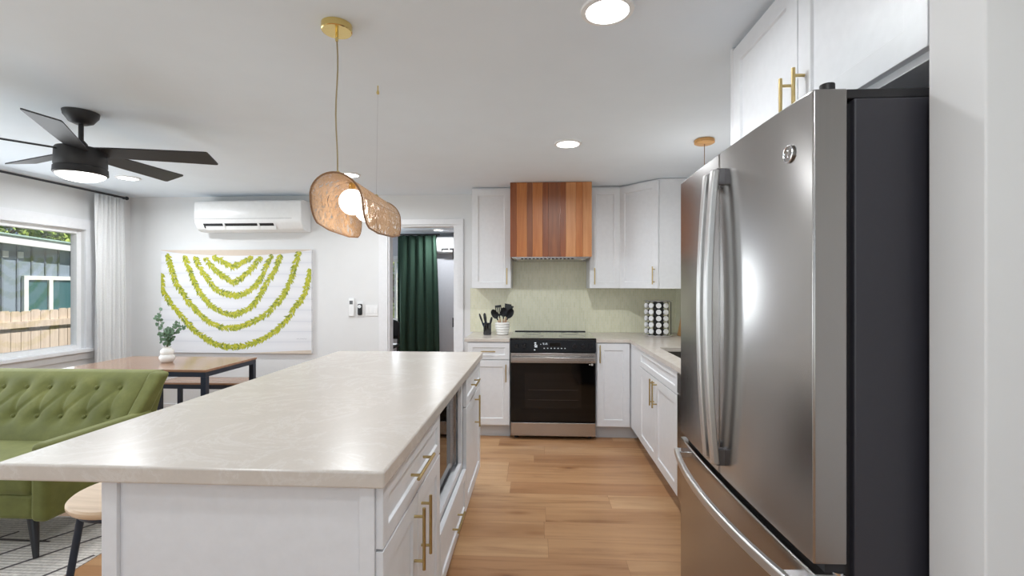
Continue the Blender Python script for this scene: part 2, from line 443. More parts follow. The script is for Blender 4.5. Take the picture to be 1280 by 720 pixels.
# bedroom shell
bm = B(); BX0, BX1 = -3.3, -.4
box(bm, BX0-.1, BX0, YW+.12, 8.6, 0, H); struct('wall_bedroom_left', bm, WALLB)
struct('wall_bedroom_right', bx(BX1, BX1+.1, YW+.12, 8.6, 0, H), WALLB)
bm = B(); QX0, QX1, QZ0, QZ1 = -3.1, -2.25, .74, 1.88
box(bm, BX0-.1, QX0, 8.6, 8.72, 0, H); box(bm, QX1, BX1+.1, 8.6, 8.72, 0, H); box(bm, QX0, QX1, 8.6, 8.72, 0, QZ0); box(bm, QX0, QX1, 8.6, 8.72, QZ1, H)
struct('wall_bedroom_back', bm, WALLB)

def window(name, ax, a0, a1, z0, z1, pos, inward, muls, casing=.09, sill=True, fr=.045):
    """ax 'X': opening runs along X in plane y=pos; ax 'Y': along Y in plane x=pos. inward = +1/-1 towards the room"""
    def bb(bm, u0, u1, n0, n1, q0, q1):
        n0, n1 = sorted((pos+inward*n0, pos+inward*n1))
        if ax == 'X': box(bm, u0, u1, n0, n1, q0, q1)
        else: box(bm, n0, n1, u0, u1, q0, q1)
    bm = B()
    for (u0, u1, q0, q1) in ((a0-casing, a0, z0-.0, z1), (a1, a1+casing, z0-.0, z1), (a0-casing, a1+casing, z1, z1+casing)):
        bb(bm, u0, u1, 0, .02, q0, q1)
    w = struct(name, bm, TRIM, bevel=.002)
    bm = B()
    for (u0, u1, q0, q1) in ((a0, a0+fr, z0, z1), (a1-fr, a1, z0, z1), (a0+fr, a1-fr, z0, z0+fr), (a0+fr, a1-fr, z1-fr, z1)): bb(bm, u0, u1, -.09, -.03, q0, q1)
    for m_ in muls: bb(bm, m_-.022, m_+.022, -.085, -.035, z0+fr, z1-fr)
    obj('window_frame', bm, WHITEP, w, smooth=False, bevel=.002)
    bm = B(); bb(bm, a0+fr, a1-fr, -.062, -.058, z0+fr, z1-fr); obj('window_pane', bm, PANE, w, smooth=False)
    if sill:
        bm = B(); bb(bm, a0-casing-.02, a1+casing+.02, -.03, .055, z0-.03, z0+.002); bb(bm, a0-casing, a1+casing, 0, .018, z0-.1, z0-.03)
        obj('window_sill', bm, TRIM, w, smooth=False, bevel=.003)
    return w
window('window_1', 'Y', WY0, WY1, WZ0, WZ1, XL, 1, [1.85], casing=.1)
window('window_2', 'X', RX0, RX1, RZ0, RZ1, YR, 1, [-1.8, -.6])
window('window_3', 'X', QX0, QX1, QZ0, QZ1, 8.6, -1, [-2.62], casing=.06)
# thin grille bars in the bedroom window
# kitchen doorway casing + jamb with hinges
bm = B()
box(bm, DX0-.095, DX0, YW-.018, YW, 0, DH); box(bm, DX1, DX1+.085, YW-.018, YW, 0, DH); box(bm, DX0-.095, DX1+.085, YW-.018, YW, DH, DH+.06)
box(bm, DX0-.0, DX0+.018, YW, YW+.12, 0, DH); box(bm, DX1-.018, DX1, YW, YW+.12, 0, DH); box(bm, DX0+.018, DX1-.018, YW, YW+.12, DH-.018, DH)
tr1 = struct('trim_1', bm, TRIM, bevel=.002)
for z in (1.72, 1.0):
    bm = B(); box(bm, DX1-.022, DX1-.018, YW+.01, YW+.05, z-.045, z+.045); tube(bm, [(DX1-.026, YW+.006, z-.05), (DX1-.026, YW+.006, z+.05)], .007)
    obj('hinge', bm, BLACK, tr1)
bm = B()
box(bm, XL, DX0-.095, YW-.014, YW, 0, .11); struct('baseboard_back', bm, TRIM, bevel=.003)
struct('baseboard_left', bx(XL, XL+.014, YR, YW-.014, 0, .11), TRIM, bevel=.003)
struct('baseboard_bedroom', bx(BX0, BX1, 8.586, 8.6, 0, .11), TRIM)
# tiled splash, on the back and right kitchen walls
bm = B(); box(bm, -.695, 1.43, YW-.009, YW, .905, 1.362); box(bm, -.2515, .5115, YW-.009, YW, 1.362, 1.64); box(bm, XR-.009, XR, 1.98, YW-.009, .905, 1.36)
struct('wall_splash_tiles', bm, TILE)

# ------------------------------------------------------------------ cabinets
def handle(parent, c, axis, L, Nn, mat=BRASS, stand=.032, r=.0055):
    """bar pull centred at c on the door face; axis unit vector; Nn outward"""
    c = Vector(c); a = Vector(axis); n = Vector(Nn).normalized(); bm = B()
    tube(bm, [c+n*stand-a*L/2, c+n*stand+a*L/2], r, 12)
    for s_ in (-1, 1): tube(bm, [c+a*s_*L*.36, c+a*s_*L*.36+n*stand], r*.85, 10)
    return obj('handle', bm, mat, parent)
Z = (0, 0, 1)
def door(parent, o, U, Nn, w, h, hpos=None, haxis=Z, hl=.16, name='door', rail=.06):
    bm = B(); shaker(bm, o, U, Nn, w, h, rail=rail)
    d = obj(name, bm, CAB, parent, smooth=False, bevel=.0012, seg=1)
    if hpos is not None:
        c = Vector(o)+Vector(U).normalized()*hpos[0]+Vector(Z)*hpos[1]+Vector(Nn).normalized()*.02
        handle(d, c, haxis, hl, Nn)
    return d
FY = 4.30      # carcass front of back run
X_ = (1, 0, 0); Y_ = (0, 1, 0); mY = (0, -1, 0); mX = (-1, 0, 0)

# left base cabinet (back wall)
t = thing('base_cabinet', 'white base cabinet left of the range with one drawer over one door', 'cabinet', (-.44, 4.6, 0))
obj('body', bx(-.632, -.243, FY, YW-.012, .11, .873), CAB, t, smooth=False, bevel=.001)
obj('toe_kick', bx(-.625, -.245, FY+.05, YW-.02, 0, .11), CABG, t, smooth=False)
door(t, (-.629, FY, .715), X_, mY, .383, .15, (.19, .075), X_, .13, 'drawer', .042)
door(t, (-.629, FY, .12), X_, mY, .383, .588, (.383-.032, .475), Z, .16)
# right base cabinet (back wall)
t = thing('base_cabinet', 'white base cabinet right of the range with a single tall door', 'cabinet', (.67, 4.6, 0))
obj('body', bx(.533, .86, FY, YW-.012, .11, .873), CAB, t, smooth=False, bevel=.001)
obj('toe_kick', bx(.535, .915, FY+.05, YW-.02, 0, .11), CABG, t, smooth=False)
door(t, (.543, FY, .12), X_, mY, .29, .745, (.022, .655), Z, .16)
RX = .862      # carcass front plane of right run
t = thing('corner_cabinet', 'white blank corner base cabinet between range side and sink base', 'cabinet', (1.1, 4.0, 0))
obj('body', bx(RX, XR-.012, 3.925, FY-.02, .11, .873), CAB, t, smooth=False, bevel=.001)
obj('filler_panel', bx(RX-.018, RX, 3.925, 4.275, .12, .87), CAB, t, smooth=False, bevel=.001)
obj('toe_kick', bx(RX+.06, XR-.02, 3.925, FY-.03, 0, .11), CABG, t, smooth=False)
t = thing('sink_base_cabinet', 'white sink base with false drawer front and two doors with brass pulls', 'cabinet', (1.1, 3.27, 0))
obj('body', bx(RX, XR-.012, 2.88, 3.923, .11, .7), CAB, t, smooth=False, bevel=.001)
door(t, (RX, 2.883, .73), Y_, mX, .104+.934, .14, name='drawer_front', rail=.042)
door(t, (RX, 2.883, .12), Y_, mX, .517, .604, (.517-.035, .5), Z, .19)
door(t, (RX, 3.404, .12), Y_, mX, .517, .604, (.035, .5), Z, .19)
obj('toe_kick', bx(RX+.06, XR-.02, 2.88, 3.923, 0, .11), CABG, t, smooth=False)
# dishwasher
t = thing('dishwasher', 'stainless dishwasher between the sink base and the refrigerator', 'dishwasher', (1.1, 2.5, 0))
obj('body', bx(RX, XR-.02, 2.27, 2.87, .1, .868), BLACKP, t, smooth=False)
obj('door', bx(RX-.025, RX, 2.273, 2.867, .12, .74), STEEL, t, smooth=False, bevel=.004)
obj('control_strip', bx(RX-.025, RX, 2.273, 2.867, .745, .865), STEELX, t, smooth=False, bevel=.003)
obj('toe_kick', bx(RX+.05, XR-.03, 2.275, 2.865, 0, .1), BLACKP, t, smooth=False)
# small end filler cabinet
t = thing('end_cabinet', 'white filler cabinet between dishwasher and tall fridge panel', 'cabinet', (1.1, 2.1, 0))
obj('body', bx(RX, XR-.012, 1.985, 2.265, .11, .873), CAB, t, smooth=False)
door(t, (RX, 1.99, .12), Y_, mX, .27, .745)
obj('toe_kick', bx(RX+.06, XR-.03, 1.985, 2.265, 0, .11), CABG, t, smooth=False)

# worktops
bm = B(); box(bm, -.66, -.243, 4.275, YW-.010, .875, .905)
tag(obj('worktop', bm, QUARTZ, smooth=False, bevel=.004), 'short beige quartz worktop left of the range holding the utensil jars', 'worktop')
bm = B(); K0, K1, K2, K3 = .95, 1.28, 2.95, 3.72
CE = .83
box(bm, .535, CE, 4.275, YW-.01, .875, .905); box(bm, CE, XR-.011, K3, YW-.01, .875, .905)
box(bm, CE, XR-.011, 1.985, K2, .875, .905); box(bm, CE, K0, K2, K3, .875, .905); box(bm, K1, XR-.011, K2, K3, .875, .905)
bmesh.ops.remove_doubles(bm, verts=bm.verts, dist=1e-5)
wt = tag(obj('worktop', bm, QUARTZ, smooth=False), 'beige quartz worktop right of the range wrapping round to the sink', 'worktop')
# sink
t = thing('sink', 'dark undermount sink set in the right hand worktop', 'sink', (1.115, 3.33, .72))
bm = B(); box(bm, K0-.01, K1+.01, K2-.01, K3+.01, .715, .72)
for a in ((K0-.01, K0, K2-.01, K3+.01), (K1, K1+.01, K2-.01, K3+.01), (K0, K1, K2-.01, K2), (K0, K1, K3, K3+.01)): box(bm, *a, .72, .874)
obj('basin', bm, plain('sink_granite', srgb(62, 58, 54), .5), t, smooth=False)
bm = B(); lathe(bm, [(0, .001), (.04, .001), (.045, .004), (.03, .006), (0, .006)], 1.115, 3.33, .72, 24); obj('drain', bm, CHROME, t)
t = thing('faucet', 'chrome arched faucet behind the sink', 'faucet', (1.345, 3.33, .905))
bm = B(); lathe(bm, [(0, 0), (.026, 0), (.026, .01), (.018, .02), (.016, .09), (0, .09)], 1.345, 3.33, .905, 24); obj('base', bm, CHROME, t)
bm = B(); tube(bm, [(1.345, 3.33, .99)]+[(1.245+.1*math.cos(a), 3.33, 1.2+.1*math.sin(a)) for a in [PI*k/10 for k in range(11)]]+[(1.145, 3.33, 1.12)], .011, 12); obj('spout', bm, CHROME, t)
bm = B(); tube(bm, [(1.345, 3.345, .97), (1.345, 3.41, .995)], .006); obj('lever', bm, CHROME, t)

# upper cabinets
UY = 4.615
def upper(label, x0, x1, hpos):
    t = thing('wall_cabinet', label, 'cabinet', ((x0+x1)/2, 4.8, 1.36))
    obj('body', bx(x0, x1, UY, YW-.011, 1.36, 2.345), CAB, t, smooth=False, bevel=.001)
    door(t, (x0+.003, UY, 1.363), X_, mY, x1-x0-.006, .965, hpos, Z, .16)
    return t
upper('tall white wall cabinet hanging left of the wooden range hood', -.636, -.252, (.384-.04, .115))
upper('narrow white wall cabinet hanging right of the wooden range hood', .512, .806, (.04, .115))
t = thing('corner_wall_cabinet', 'white diagonal corner wall cabinet above the jar rack', 'cabinet', (1.15, 4.65, 1.36))
bm = B(); prism(bm, [(.809, UY), (1.10, 4.29), (XR-.011, 4.29), (XR-.011, YW-.011), (.809, YW-.011)], 1.36, 2.345)
obj('body', bm, CAB, t, smooth=False, bevel=.001)
dU = Vector((1.10-.809, 4.29-UY, 0)); dn = Vector((dU.y, -dU.x, 0)).normalized()
door(t, Vector((.809, UY, 1.363))+dU.normalized()*.004+dn*.0005, dU, dn, dU.length-.008, .965, (dU.length-.045, .115), Z, .16)

# range hood
t = thing('range_hood', 'range hood clad in mixed cedar planks above the range', 'range hood', (.132, 4.6, 1.65))
HX0, HX1 = -.247, .508
bm = B(); ed = [100, 145, 217, 255, 325, 365, 445, 485, 553, 600, 663]; tn = [0, 1, 2, 1, 0, 2, 0, 3, 1, 3]
for i in range(10):
    a = HX0+(ed[i]-100)/563*(HX1-HX0); b = HX0+(ed[i+1]-100)/563*(HX1-HX0)
    box(bm, a+.0006, b-.0006, 4.385, 4.4, 1.655, 2.345, tn[i])
for x0, x1 in ((HX0, HX0+.015), (HX1-.015, HX1)):
    for i, (y0, y1) in enumerate(((4.4, 4.5), (4.5, 4.61), (4.61, 4.76), (4.76, 4.918))): box(bm, x0, x1, y0+.0006, y1-.0006, 1.655, 2.345, (1, 0, 3, 2)[i])
obj('cladding', bm, PLANKT, t, smooth=False, bevel=.0012, seg=1)
bm = B(); box(bm, HX0+.017, HX1-.017, 4.402, 4.915, 1.645, 2.34); obj('hood_body', bm, STEELX, t, smooth=False)
bm = B()
box(bm, HX0+.05, HX1-.05, 4.42, 4.86, 1.632, 1.644)
ins = obj('insert', bm, STEELX, t, smooth=False, bevel=.003)
bm = B()
for k in range(14): box(bm, HX0+.10+k*.036, HX0+.122+k*.036, 4.417, 4.4198, 1.634, 1.642)
obj('vent_slots', bm, BLACKP, ins, smooth=False)
for x in (HX0+.09, HX1-.09):
    bm = B(); lathe(bm, [(0, 0), (.024, 0), (.026, .004), (0, .004)], x, 4.5, 1.628, 20); obj('hood_lamp', bm, CHROME, ins)

# ------------------------------------------------------------------ range
t = thing('range', 'stainless slide-in electric range with black glass oven door', 'range', (.146, 4.6, 0))
gx0, gx1 = -.237, .529
obj('body', bx(gx0+.002, gx1-.002, 4.29, 4.915, .035, .9), BLACKP, t, smooth=False)
obj('cooktop', bx(gx0-.003, gx1+.003, 4.262, 4.9, .9005, .914), COOK, t, smooth=False, bevel=.003)
RP = plain('ring_print', srgb(90, 90, 92), .4)
for cx, cy, r in ((gx0+.2, 4.45, .1), (gx1-.2, 4.45, .12), (gx0+.2, 4.72, .075), (gx1-.2, 4.72, .085)):
    bm = B(); tube(bm, [(cx+r*math.cos(2*PI*k/40), cy+r*math.sin(2*PI*k/40), .9141) for k in range(40)], .0012, 6, closed=True); obj('burner_ring', bm, RP, t)
obj('rear_trim', bx(gx0+.012, gx1-.03, 4.875, 4.9, .914, .922), BLACKP, t, smooth=False, bevel=.003)
# slanted black control panel
bm = B()
hexa(bm, [(gx0, 4.246, .79), (gx1, 4.246, .79), (gx0, 4.29, .79), (gx1, 4.29, .79), (gx0, 4.262, .899), (gx1, 4.262, .899), (gx0, 4.29, .899), (gx1, 4.29, .899)])
cp = obj('control_panel', bm, plain('panel_black', srgb(16, 17, 21), .4, spec=.25), t, smooth=False, bevel=.002)
py = lambda z: 4.246+(z-.79)*.016/.109
for x in (gx0+.055, gx0+.125, gx1-.19, gx1-.115, gx1-.05):
    z = .845; bm = B(); tube(bm, [(x, py(z)-.0005, z), (x, py(z)-.010, z-.001), (x, py(z)-.024, z-.003)], [.021, .02, .016], 24)
    box(bm, x-.0035, x+.0035, py(z)-.031, py(z)-.012, z-.019, z+.017)
    obj('knob', bm, BLACKP, cp)
WHT = emit('display_print', (.75, .8, .85, 1), .25)
def mark(x0, x1, z0, z1):
    obj('printed_mark', bx(x0, x1, py(z0)-.0012, py(z0)+.001, z0, z1), WHT, cp, smooth=False)
for k in range(4): mark(gx0+.215+(k % 2)*.003, gx0+.232+(k//2)*.01, .868-k*.012, .875-k*.012)
mark(gx0+.212, gx0+.224, .805, .814)
for x in (.27, .295, .31, .325): mark(gx0+x, gx0+x+.006, .856, .862); 
for x in (.29, .318): mark(gx0+x, gx0+x+.014, .866, .870)
for k in range(7): mark(gx0+.30+k*.031, gx0+.309+k*.031, .821, .827)
bm = B(); box(bm, gx0+.352, gx0+.45, py(.84)-.0012, py(.84)+.002, .842, .872); dp = obj('display', bm, GLASSB, cp, smooth=False)
bm = B()
for k in range(4):
    x = gx0+.382+k*.009
    for (a, b, c, d) in ((0, .006, 0, .0012), (0, .006, .0055, .0067), (0, .006, .011, .0122), (0, .0012, 0, .012), (.0048, .006, 0, .012)):
        if (k, a, c) in ((0, 0, 0), (1, 0, .0055)): continue
        box(bm, x+a, x+b, py(.85)-.0025, py(.85)-.0012, .851+c, .851+d)
obj('clock_digits', bm, emit('digit_glow', (.8, .9, 1, 1), 1.5), dp, smooth=False)
od = obj('oven_door', bx(gx0+.003, gx1-.003, 4.25, 4.288, .165, .786), GLASSB, t, smooth=False, bevel=.003)
bm = B(); box(bm, gx0+.13, gx1-.13, 4.2488, 4.251, .29, .6); obj('oven_window', bm, plain('oven_window_glass', srgb(22, 17, 14), .05, spec=.35), od, smooth=False)
bm = B()
for z in (.36, .45): tube(bm, [(gx0+.16, 4.2485, z), (gx1-.16, 4.2485, z)], .001, 6)
obj('oven_racks', bm, plain('rack_wire', srgb(70, 62, 56), .3, 1), od)
bm = B(); box(bm, gx0+.003, gx1-.003, 4.236, 4.25, .694, .782); obj('door_top_panel', bm, STEELX, od, smooth=False, bevel=.003)
bm = B(); box(bm, gx0+.012, gx1-.012, 4.19, 4.205, .712, .752)
for x in (gx0+.03, gx1-.05): box(bm, x, x+.02, 4.205, 4.237, .718, .746)
obj('handle', bm, STEELX, od, smooth=False, bevel=.005)
bm = B(); tube(bm, [(gx1-.035, 4.2485, .68), (gx1-.035, 4.2475, .68)], .010, 20); box(bm, gx1-.062, gx1-.05, 4.2478, 4.2485, .676, .684)
obj('round_sticker', bm, WHITEP, od)
obj('drawer', bx(gx0+.003, gx1-.003, 4.25, 4.289, .035, .155), STEELX, t, smooth=False, bevel=.004)
for x in (gx0+.05, gx1-.05):
    bm = B(); lathe(bm, [(0, 0), (.02, 0), (.018, .035), (0, .035)], x, 4.33, 0, 16); obj('foot', bm, BLACKP, t)

# ------------------------------------------------------------------ refrigerator and its cabinet
t = thing('refrigerator', 'stainless french door refrigerator with dark grey sides', 'refrigerator', (.95, 1.41, 0))
FX = .548; f0, f1, fm = .966, 1.832, 1.42
def fx(y):   # gently bowed front
    s_ = (y-(f0+f1)/2)/((f1-f0)/2)
    return FX-.011*(1-s_*s_)
def fdoor(name, y0, y1, z0, z1, parent):
    bm = B(); n = 14
    L = [y0+(y1-y0)*k/n for k in range(n+1)]
    outer = [(fx(y), y) for y in L]
    pts = outer+[(FX+.066, y1), (FX+.066, y0)]
    prism(bm, pts, z0, z1)
    return obj(name, bm, STEEL, parent, bevel=.004, seg=3, ang=20)
obj('case', bx(.63, 1.36, .972, 1.826, .03, 1.755), DARKSIDE, t, smooth=False, bevel=.004)
bm = B(); box(bm, .614, .63, .985, 1.815, .06, 1.745); obj('door_gasket', bm, BLACK, t, smooth=False)
dn_ = fdoor('door', f0, fm-.0025, .828, 1.772, t); df_ = fdoor('door', fm+.0025, f1, .828, 1.772, t)
dz = fdoor('freezer_drawer', f0, f1, .06, .808, t)
obj('drawer_gap', bx(.575, .615, .975, 1.823, .807, .829), BLACK, t, smooth=False)
bm = B(); box(bm, .60, .64, .975, 1.82, .0, .055); obj('kick_grille', bm, BLACK, t, smooth=False)
def bow_handle(parent, y):
    bm = B(); rings = []; n = 22; z0, z1 = .87, 1.715
    x_of = lambda z: fx(y)-.024-.020*(1-((z-(z0+z1)/2)/((z1-z0)/2))**2)
    def sect(z, hw, dx): 
        x = x_of(z)
        return [bm.verts.new((x-dx, y-hw, z)), bm.verts.new((x+dx, y-hw, z)), bm.verts.new((x+dx, y+hw, z)), bm.verts.new((x-dx, y+hw, z))]
    for k in range(n+1): rings.append(sect(z0+(z1-z0)*k/n, .013, .010))
    for a, b in zip(rings, rings[1:]):
        for k in range(4): bm.faces.new((a[k], a[(k+1) % 4], b[(k+1) % 4], b[k]))
    bm.faces.new(rings[0][::-1]); bm.faces.new(rings[-1])
    hd = obj('handle', bm, STEELL, parent, bevel=.004, seg=3, ang=30)
    for z in (z0+.02, z1-.02):
        bm = B(); box(bm, x_of(z)+.004, fx(y)+.002, y-.010, y+.010, z-.024, z+.024); obj('handle_mount', bm, plain('grey_mount', srgb(120, 118, 120), .35, 1) if z < 1 else bpy.data.materials['grey_mount'], hd, smooth=False, bevel=.002)
bow_handle(dn_, fm-.03); bow_handle(df_, fm+.03)
bm = B(); rings = []; n = 24; y0, y1, zh = .99, 1.79, .768
for k in range(n+1):
    y = y0+(y1-y0)*k/n; x = fx(y)-.026-.030*(1-((y-(y0+y1)/2)/((y1-y0)/2))**2)
    rings.append([bm.verts.new(p) for p in ((x-.008, y, zh-.013), (x+.008, y, zh-.013), (x+.008, y, zh+.013), (x-.008, y, zh+.013))])
for a, b in zip(rings, rings[1:]):
    for k in range(4): bm.faces.new((a[k], a[(k+1) % 4], b[(k+1) % 4], b[k]))
bm.faces.new(rings[0][::-1]); bm.faces.new(rings[-1])
hd = obj('handle', bm, STEELL, dz, bevel=.004, seg=3, ang=30)
for y in (y0+.022, y1-.022):
    bm = B(); box(bm, fx(y)-.03, fx(y)+.003, y-.022, y+.022, zh-.011, zh+.011); obj('handle_mount', bm, CHROME, hd, smooth=False, bevel=.003)
for y, par in ((f0+.03, dn_), (f1-.03, df_)):
    bm = B(); box(bm, .60, .80, y-.018, y+.022, 1.756, 1.775); lathe(bm, [(0, 0), (.014, 0), (.014, .02), (0, .02)], .592, y, 1.772, 16)
    obj('hinge_cover', bm, BLACK, t, bevel=.002)
bm = B(); lathe(bm, [(0, 0), (.012, 0), (.012, .006), (0, .006)], .60, f0+.012, .805, 16); obj('lower_hinge', bm, CHROME, t)
# round maker's badge
by, bz = 1.048, 1.665; bxx = fx(by)
nrm = Vector((-1, -.036*2*(by-(f0+f1)/2)/((f1-f0)/2)**2*0, 0))
bm = B(); tube(bm, [(bxx+.003, by, bz), (bxx-.003, by, bz)], .019, 32)
bd = obj('badge', bm, plain('badge_grey', srgb(150, 148, 146), .3, 1), dn_)
bm = B(); tube(bm, [(bxx-.0035, by+.018*math.cos(2*PI*k/32), bz+.018*math.sin(2*PI*k/32)) for k in range(32)], .0016, 8, closed=True)
def letter(pts, cy, cz, s_): tube(bm, [(bxx-.0035, cy-p[0]*s_, cz+p[1]*s_) for p in pts], .0009, 6)
letter([(.8, .75), (.3, 1), (-.3, .9), (-.8, .3), (-.8, -.4), (-.4, -.95), (.2, -1), (.7, -.6), (.75, -.1), (.15, -.1)], by+.0055, bz, .0085)
letter([(.7, .8), (.1, 1), (-.5, .7), (-.3, .2), (.3, .05), (-.3, -.05), (-.7, -.5), (-.3, -1), (.3, -.95), (.8, -.6)], by-.0062, bz, .0085)
obj('badge_lettering', bm, CHROME, bd)

t = thing('fridge_wall_cabinet', 'deep white cabinet with two doors above the refrigerator', 'cabinet', (1.1, 1.48, 1.85))
CX = .812
obj('body', bx(CX, XR-.002, .952, 1.955, 1.85, 2.345), CAB, t, smooth=False, bevel=.001)
obj('side_panel', bx(CX-.02, XR-.002, 1.9552, 1.975, 0, 2.346), CAB, t, smooth=False, bevel=.001)
door(t, (CX, 1.0, 1.868), Y_, mX, .477, .465, (.477-.035, .08), Z, .16, rail=.065)
door(t, (CX, 1.481, 1.868), Y_, mX, .472, .465, (.035, .08), Z, .16, rail=.065)

# ------------------------------------------------------------------ island
IX = -.416; IB = -1.150; IY0, IY1 = 1.21, 3.30
t = thing('island_cabinet', 'white near island cabinet with one drawer above two doors', 'cabinet', (-.79, 1.55, 0))
bm = B(); box(bm, IB, IX, IY0, 1.925, .11, .87); obj('body', bm, CAB, t, smooth=False)
obj('end_panel', bx(IB, IX, IY0-.008, IY0, 0, .868), CAB, t, smooth=False)
for x0_, x1_ in ((IB, IB+.042), (IX-.04, IX)): obj('corner_stile', bx(x0_, x1_, IY0-.02, IY0-.008, 0, .868), CAB, t, smooth=False, bevel=.0012)
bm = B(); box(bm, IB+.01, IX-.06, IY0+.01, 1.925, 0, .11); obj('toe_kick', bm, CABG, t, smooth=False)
door(t, (IX, 1.20, .70), Y_, X_, .715, .165, (.35, .085), Y_, .22, 'drawer', .045)
door(t, (IX, 1.20, .115), Y_, X_, .3555, .578, (.3555-.045, .448), Z, .2)
door(t, (IX, 1.5595, .115), Y_, X_, .3555, .578, (.045, .448), Z, .2)
# fix drawer handle axis
t = thing('island_cabinet', 'white middle island cabinet with open microwave niche over a drawer', 'cabinet', (-.79, 2.27, 0))
bm = B(); box(bm, IB, IX, 1.9255, 1.94, .11, .87); box(bm, IB, IX, 2.625, 2.64, .11, .87)
box(bm, IB, IX, 1.94, 2.625, .11, .37); box(bm, IB, IB+.02, 1.94, 2.625, .37, .87); box(bm, IB+.02, IX, 1.94, 2.625, .855, .87)
obj('body', bm, CAB, t, smooth=False)
bm = B(); xx0, xx1 = IX-.02, IX
for a in ((1.928, 1.972, .36, .868), (2.592, 2.638, .36, .868), (1.972, 2.592, .832, .868), (1.972, 2.592, .36, .4)): box(bm, xx0, xx1, a[0], a[1], a[2], a[3])
obj('face_frame', bm, CAB, t, smooth=False, bevel=.0012)
door(t, (IX, 1.928, .115), Y_, X_, .708, .24, (.35, .12), Y_, .2, 'drawer', .045)
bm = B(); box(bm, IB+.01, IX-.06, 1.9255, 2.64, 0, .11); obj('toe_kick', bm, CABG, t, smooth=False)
t = thing('island_cabinet', 'white far island cabinet with a small drawer above one door', 'cabinet', (-.79, 2.97, 0))
obj('body', bx(IB, IX, 2.6405, IY1, .11, .87), CAB, t, smooth=False)
door(t, (IX, 2.643, .70), Y_, X_, .652, .165, (.27, .085), Y_, .2, 'drawer', .045)
door(t, (IX, 2.643, .115), Y_, X_, .652, .578, (.36, .47), Z, .2)
bm = B(); box(bm, IB+.01, IX-.06, 2.64, IY1-.01, 0, .11); obj('toe_kick', bm, CABG, t, smooth=False)

t = thing('microwave', 'built-in microwave with dark glass door in the island niche', 'microwave', (-.68, 2.28, .405))
obj('case', bx(-.90, -.475, 1.99, 2.575, .402, .80), STEELX, t, smooth=False, bevel=.003)
obj('door', bx(-.4748, -.452, 1.993, 2.455, .405, .797), GLASSB, t, smooth=False, bevel=.002)
obj('control_panel', bx(-.4748, -.452, 2.458, 2.572, .405, .797), STEELX, t, smooth=False, bevel=.002)
bm = B()
for a in ((1.973, 1.99, .401, .831), (2.576, 2.591, .401, .831), (1.99, 2.576, .803, .831)): box(bm, -.47, -.445, *a)
obj('trim_kit', bm, STEELX, t, smooth=False, bevel=.001)

bm = B(); box(bm, -1.425, -.382, 1.165, 3.335, .8705, .915)
tag(obj('island_worktop', bm, QUARTZ, smooth=False, bevel=.006, seg=3), 'long beige quartz slab on the kitchen island', 'worktop')

# ------------------------------------------------------------------ counter-top objects
t = thing('utensil_crock', 'white ribbed ceramic crock of utensils beside the range', 'crock', (-.335, 4.62, .905))
prof = [(0, 0), (.045, 0)]
for k in range(5):
    z = .003+k*.024; r = .056+.006*min(k, 2.5)
    prof += [(r-.006, z), (r+.003, z+.006), (r+.004, z+.013), (r-.002, z+.021)]
prof += [(.064, .125), (.058, .125), (.05, .02), (0, .02)]
bm = B(); lathe(bm, prof, -.335, 4.62, .905, 40); obj('pot', bm, CERAM, t)
def utensil(name, lab, x, y, dx, dy, top, kind, z0=.93):
    b = Vector((x, y, z0)); d = Vector((dx, dy, 1)).normalized(); L = top
    t = thing(name, lab, 'utensil', b, group=None)
    bm = B(); tube(bm, [b, b+d*L*.62], .006, 8); obj('handle_rod', bm, UTW, t)
    bm = B(); c = b+d*L*.82; s_ = Vector((0, -1, 0)); side = d.cross(s_).normalized(); hw, hh = .032, L*.2
    if kind == 'spoon':
        n = 20; rim = []; 
        cen = bm.verts.new(c+s_*-.012)
        for k in range(n):
            a = 2*PI*k/n; rim.append(bm.verts.new(c+side*hw*math.cos(a)+d*hh*math.sin(a)))
        mid = [bm.verts.new(c+s_*-.009+side*hw*.6*math.cos(2*PI*k/n)+d*hh*.6*math.sin(2*PI*k/n)) for k in range(n)]
        for k in range(n):
            bm.faces.new((rim[k], rim[(k+1) % n], mid[(k+1) % n], mid[k])); bm.faces.new((mid[k], mid[(k+1) % n], cen))
        bmesh.ops.solidify(bm, geom=bm.faces[:], thickness=.004)
    else:
        w0, w1 = (.018, .034)
        P = lambda u, v, q: c+side*u+d*v+s_*q
        if kind == 'slotted':
            for u in (-.026, -.009, .009, .026): 
                hexa(bm, [P(u-.005, -hh*.5, 0), P(u+.005, -hh*.5, 0), P(u-.005, -hh*.5, .004), P(u+.005, -hh*.5, .004), P(u-.005, hh*.8, 0), P(u+.005, hh*.8, 0), P(u-.005, hh*.8, .004), P(u+.005, hh*.8, .004)])
            for v in (-hh*.75, hh*.9): hexa(bm, [P(-.031, v-.01, 0), P(.031, v-.01, 0), P(-.031, v-.01, .004), P(.031, v-.01, .004), P(-.031, v+.012, 0), P(.031, v+.012, 0), P(-.031, v+.012, .004), P(.031, v+.012, .004)])
        else:
            hexa(bm, [P(-w0, -hh, 0), P(w0, -hh, 0), P(-w0, -hh, .005), P(w0, -hh, .005), P(-w1, hh, 0), P(w1, hh, 0), P(-w1, hh, .005), P(w1, hh, .005)])
    tube(bm, [b+d*L*.55, b+d*L*.72], .007, 8)
    obj('head', bm, BLACKP, t, bevel=.0015)
utensil('serving_spoon', 'big black spoon leaning furthest left in the white crock', -.312, 4.60, -.55, -.03, .25, 'spoon')
utensil('slotted_spatula', 'black slotted spatula second from the left in the white crock', -.345, 4.645, -.14, .0, .255, 'slotted')
utensil('ladle', 'black round ladle standing near the middle of the white crock', -.331, 4.622, .03, .0, .24, 'spoon')
utensil('spatula', 'black turner standing tallest in the white crock', -.325, 4.648, .16, .0, .275, 'turner')
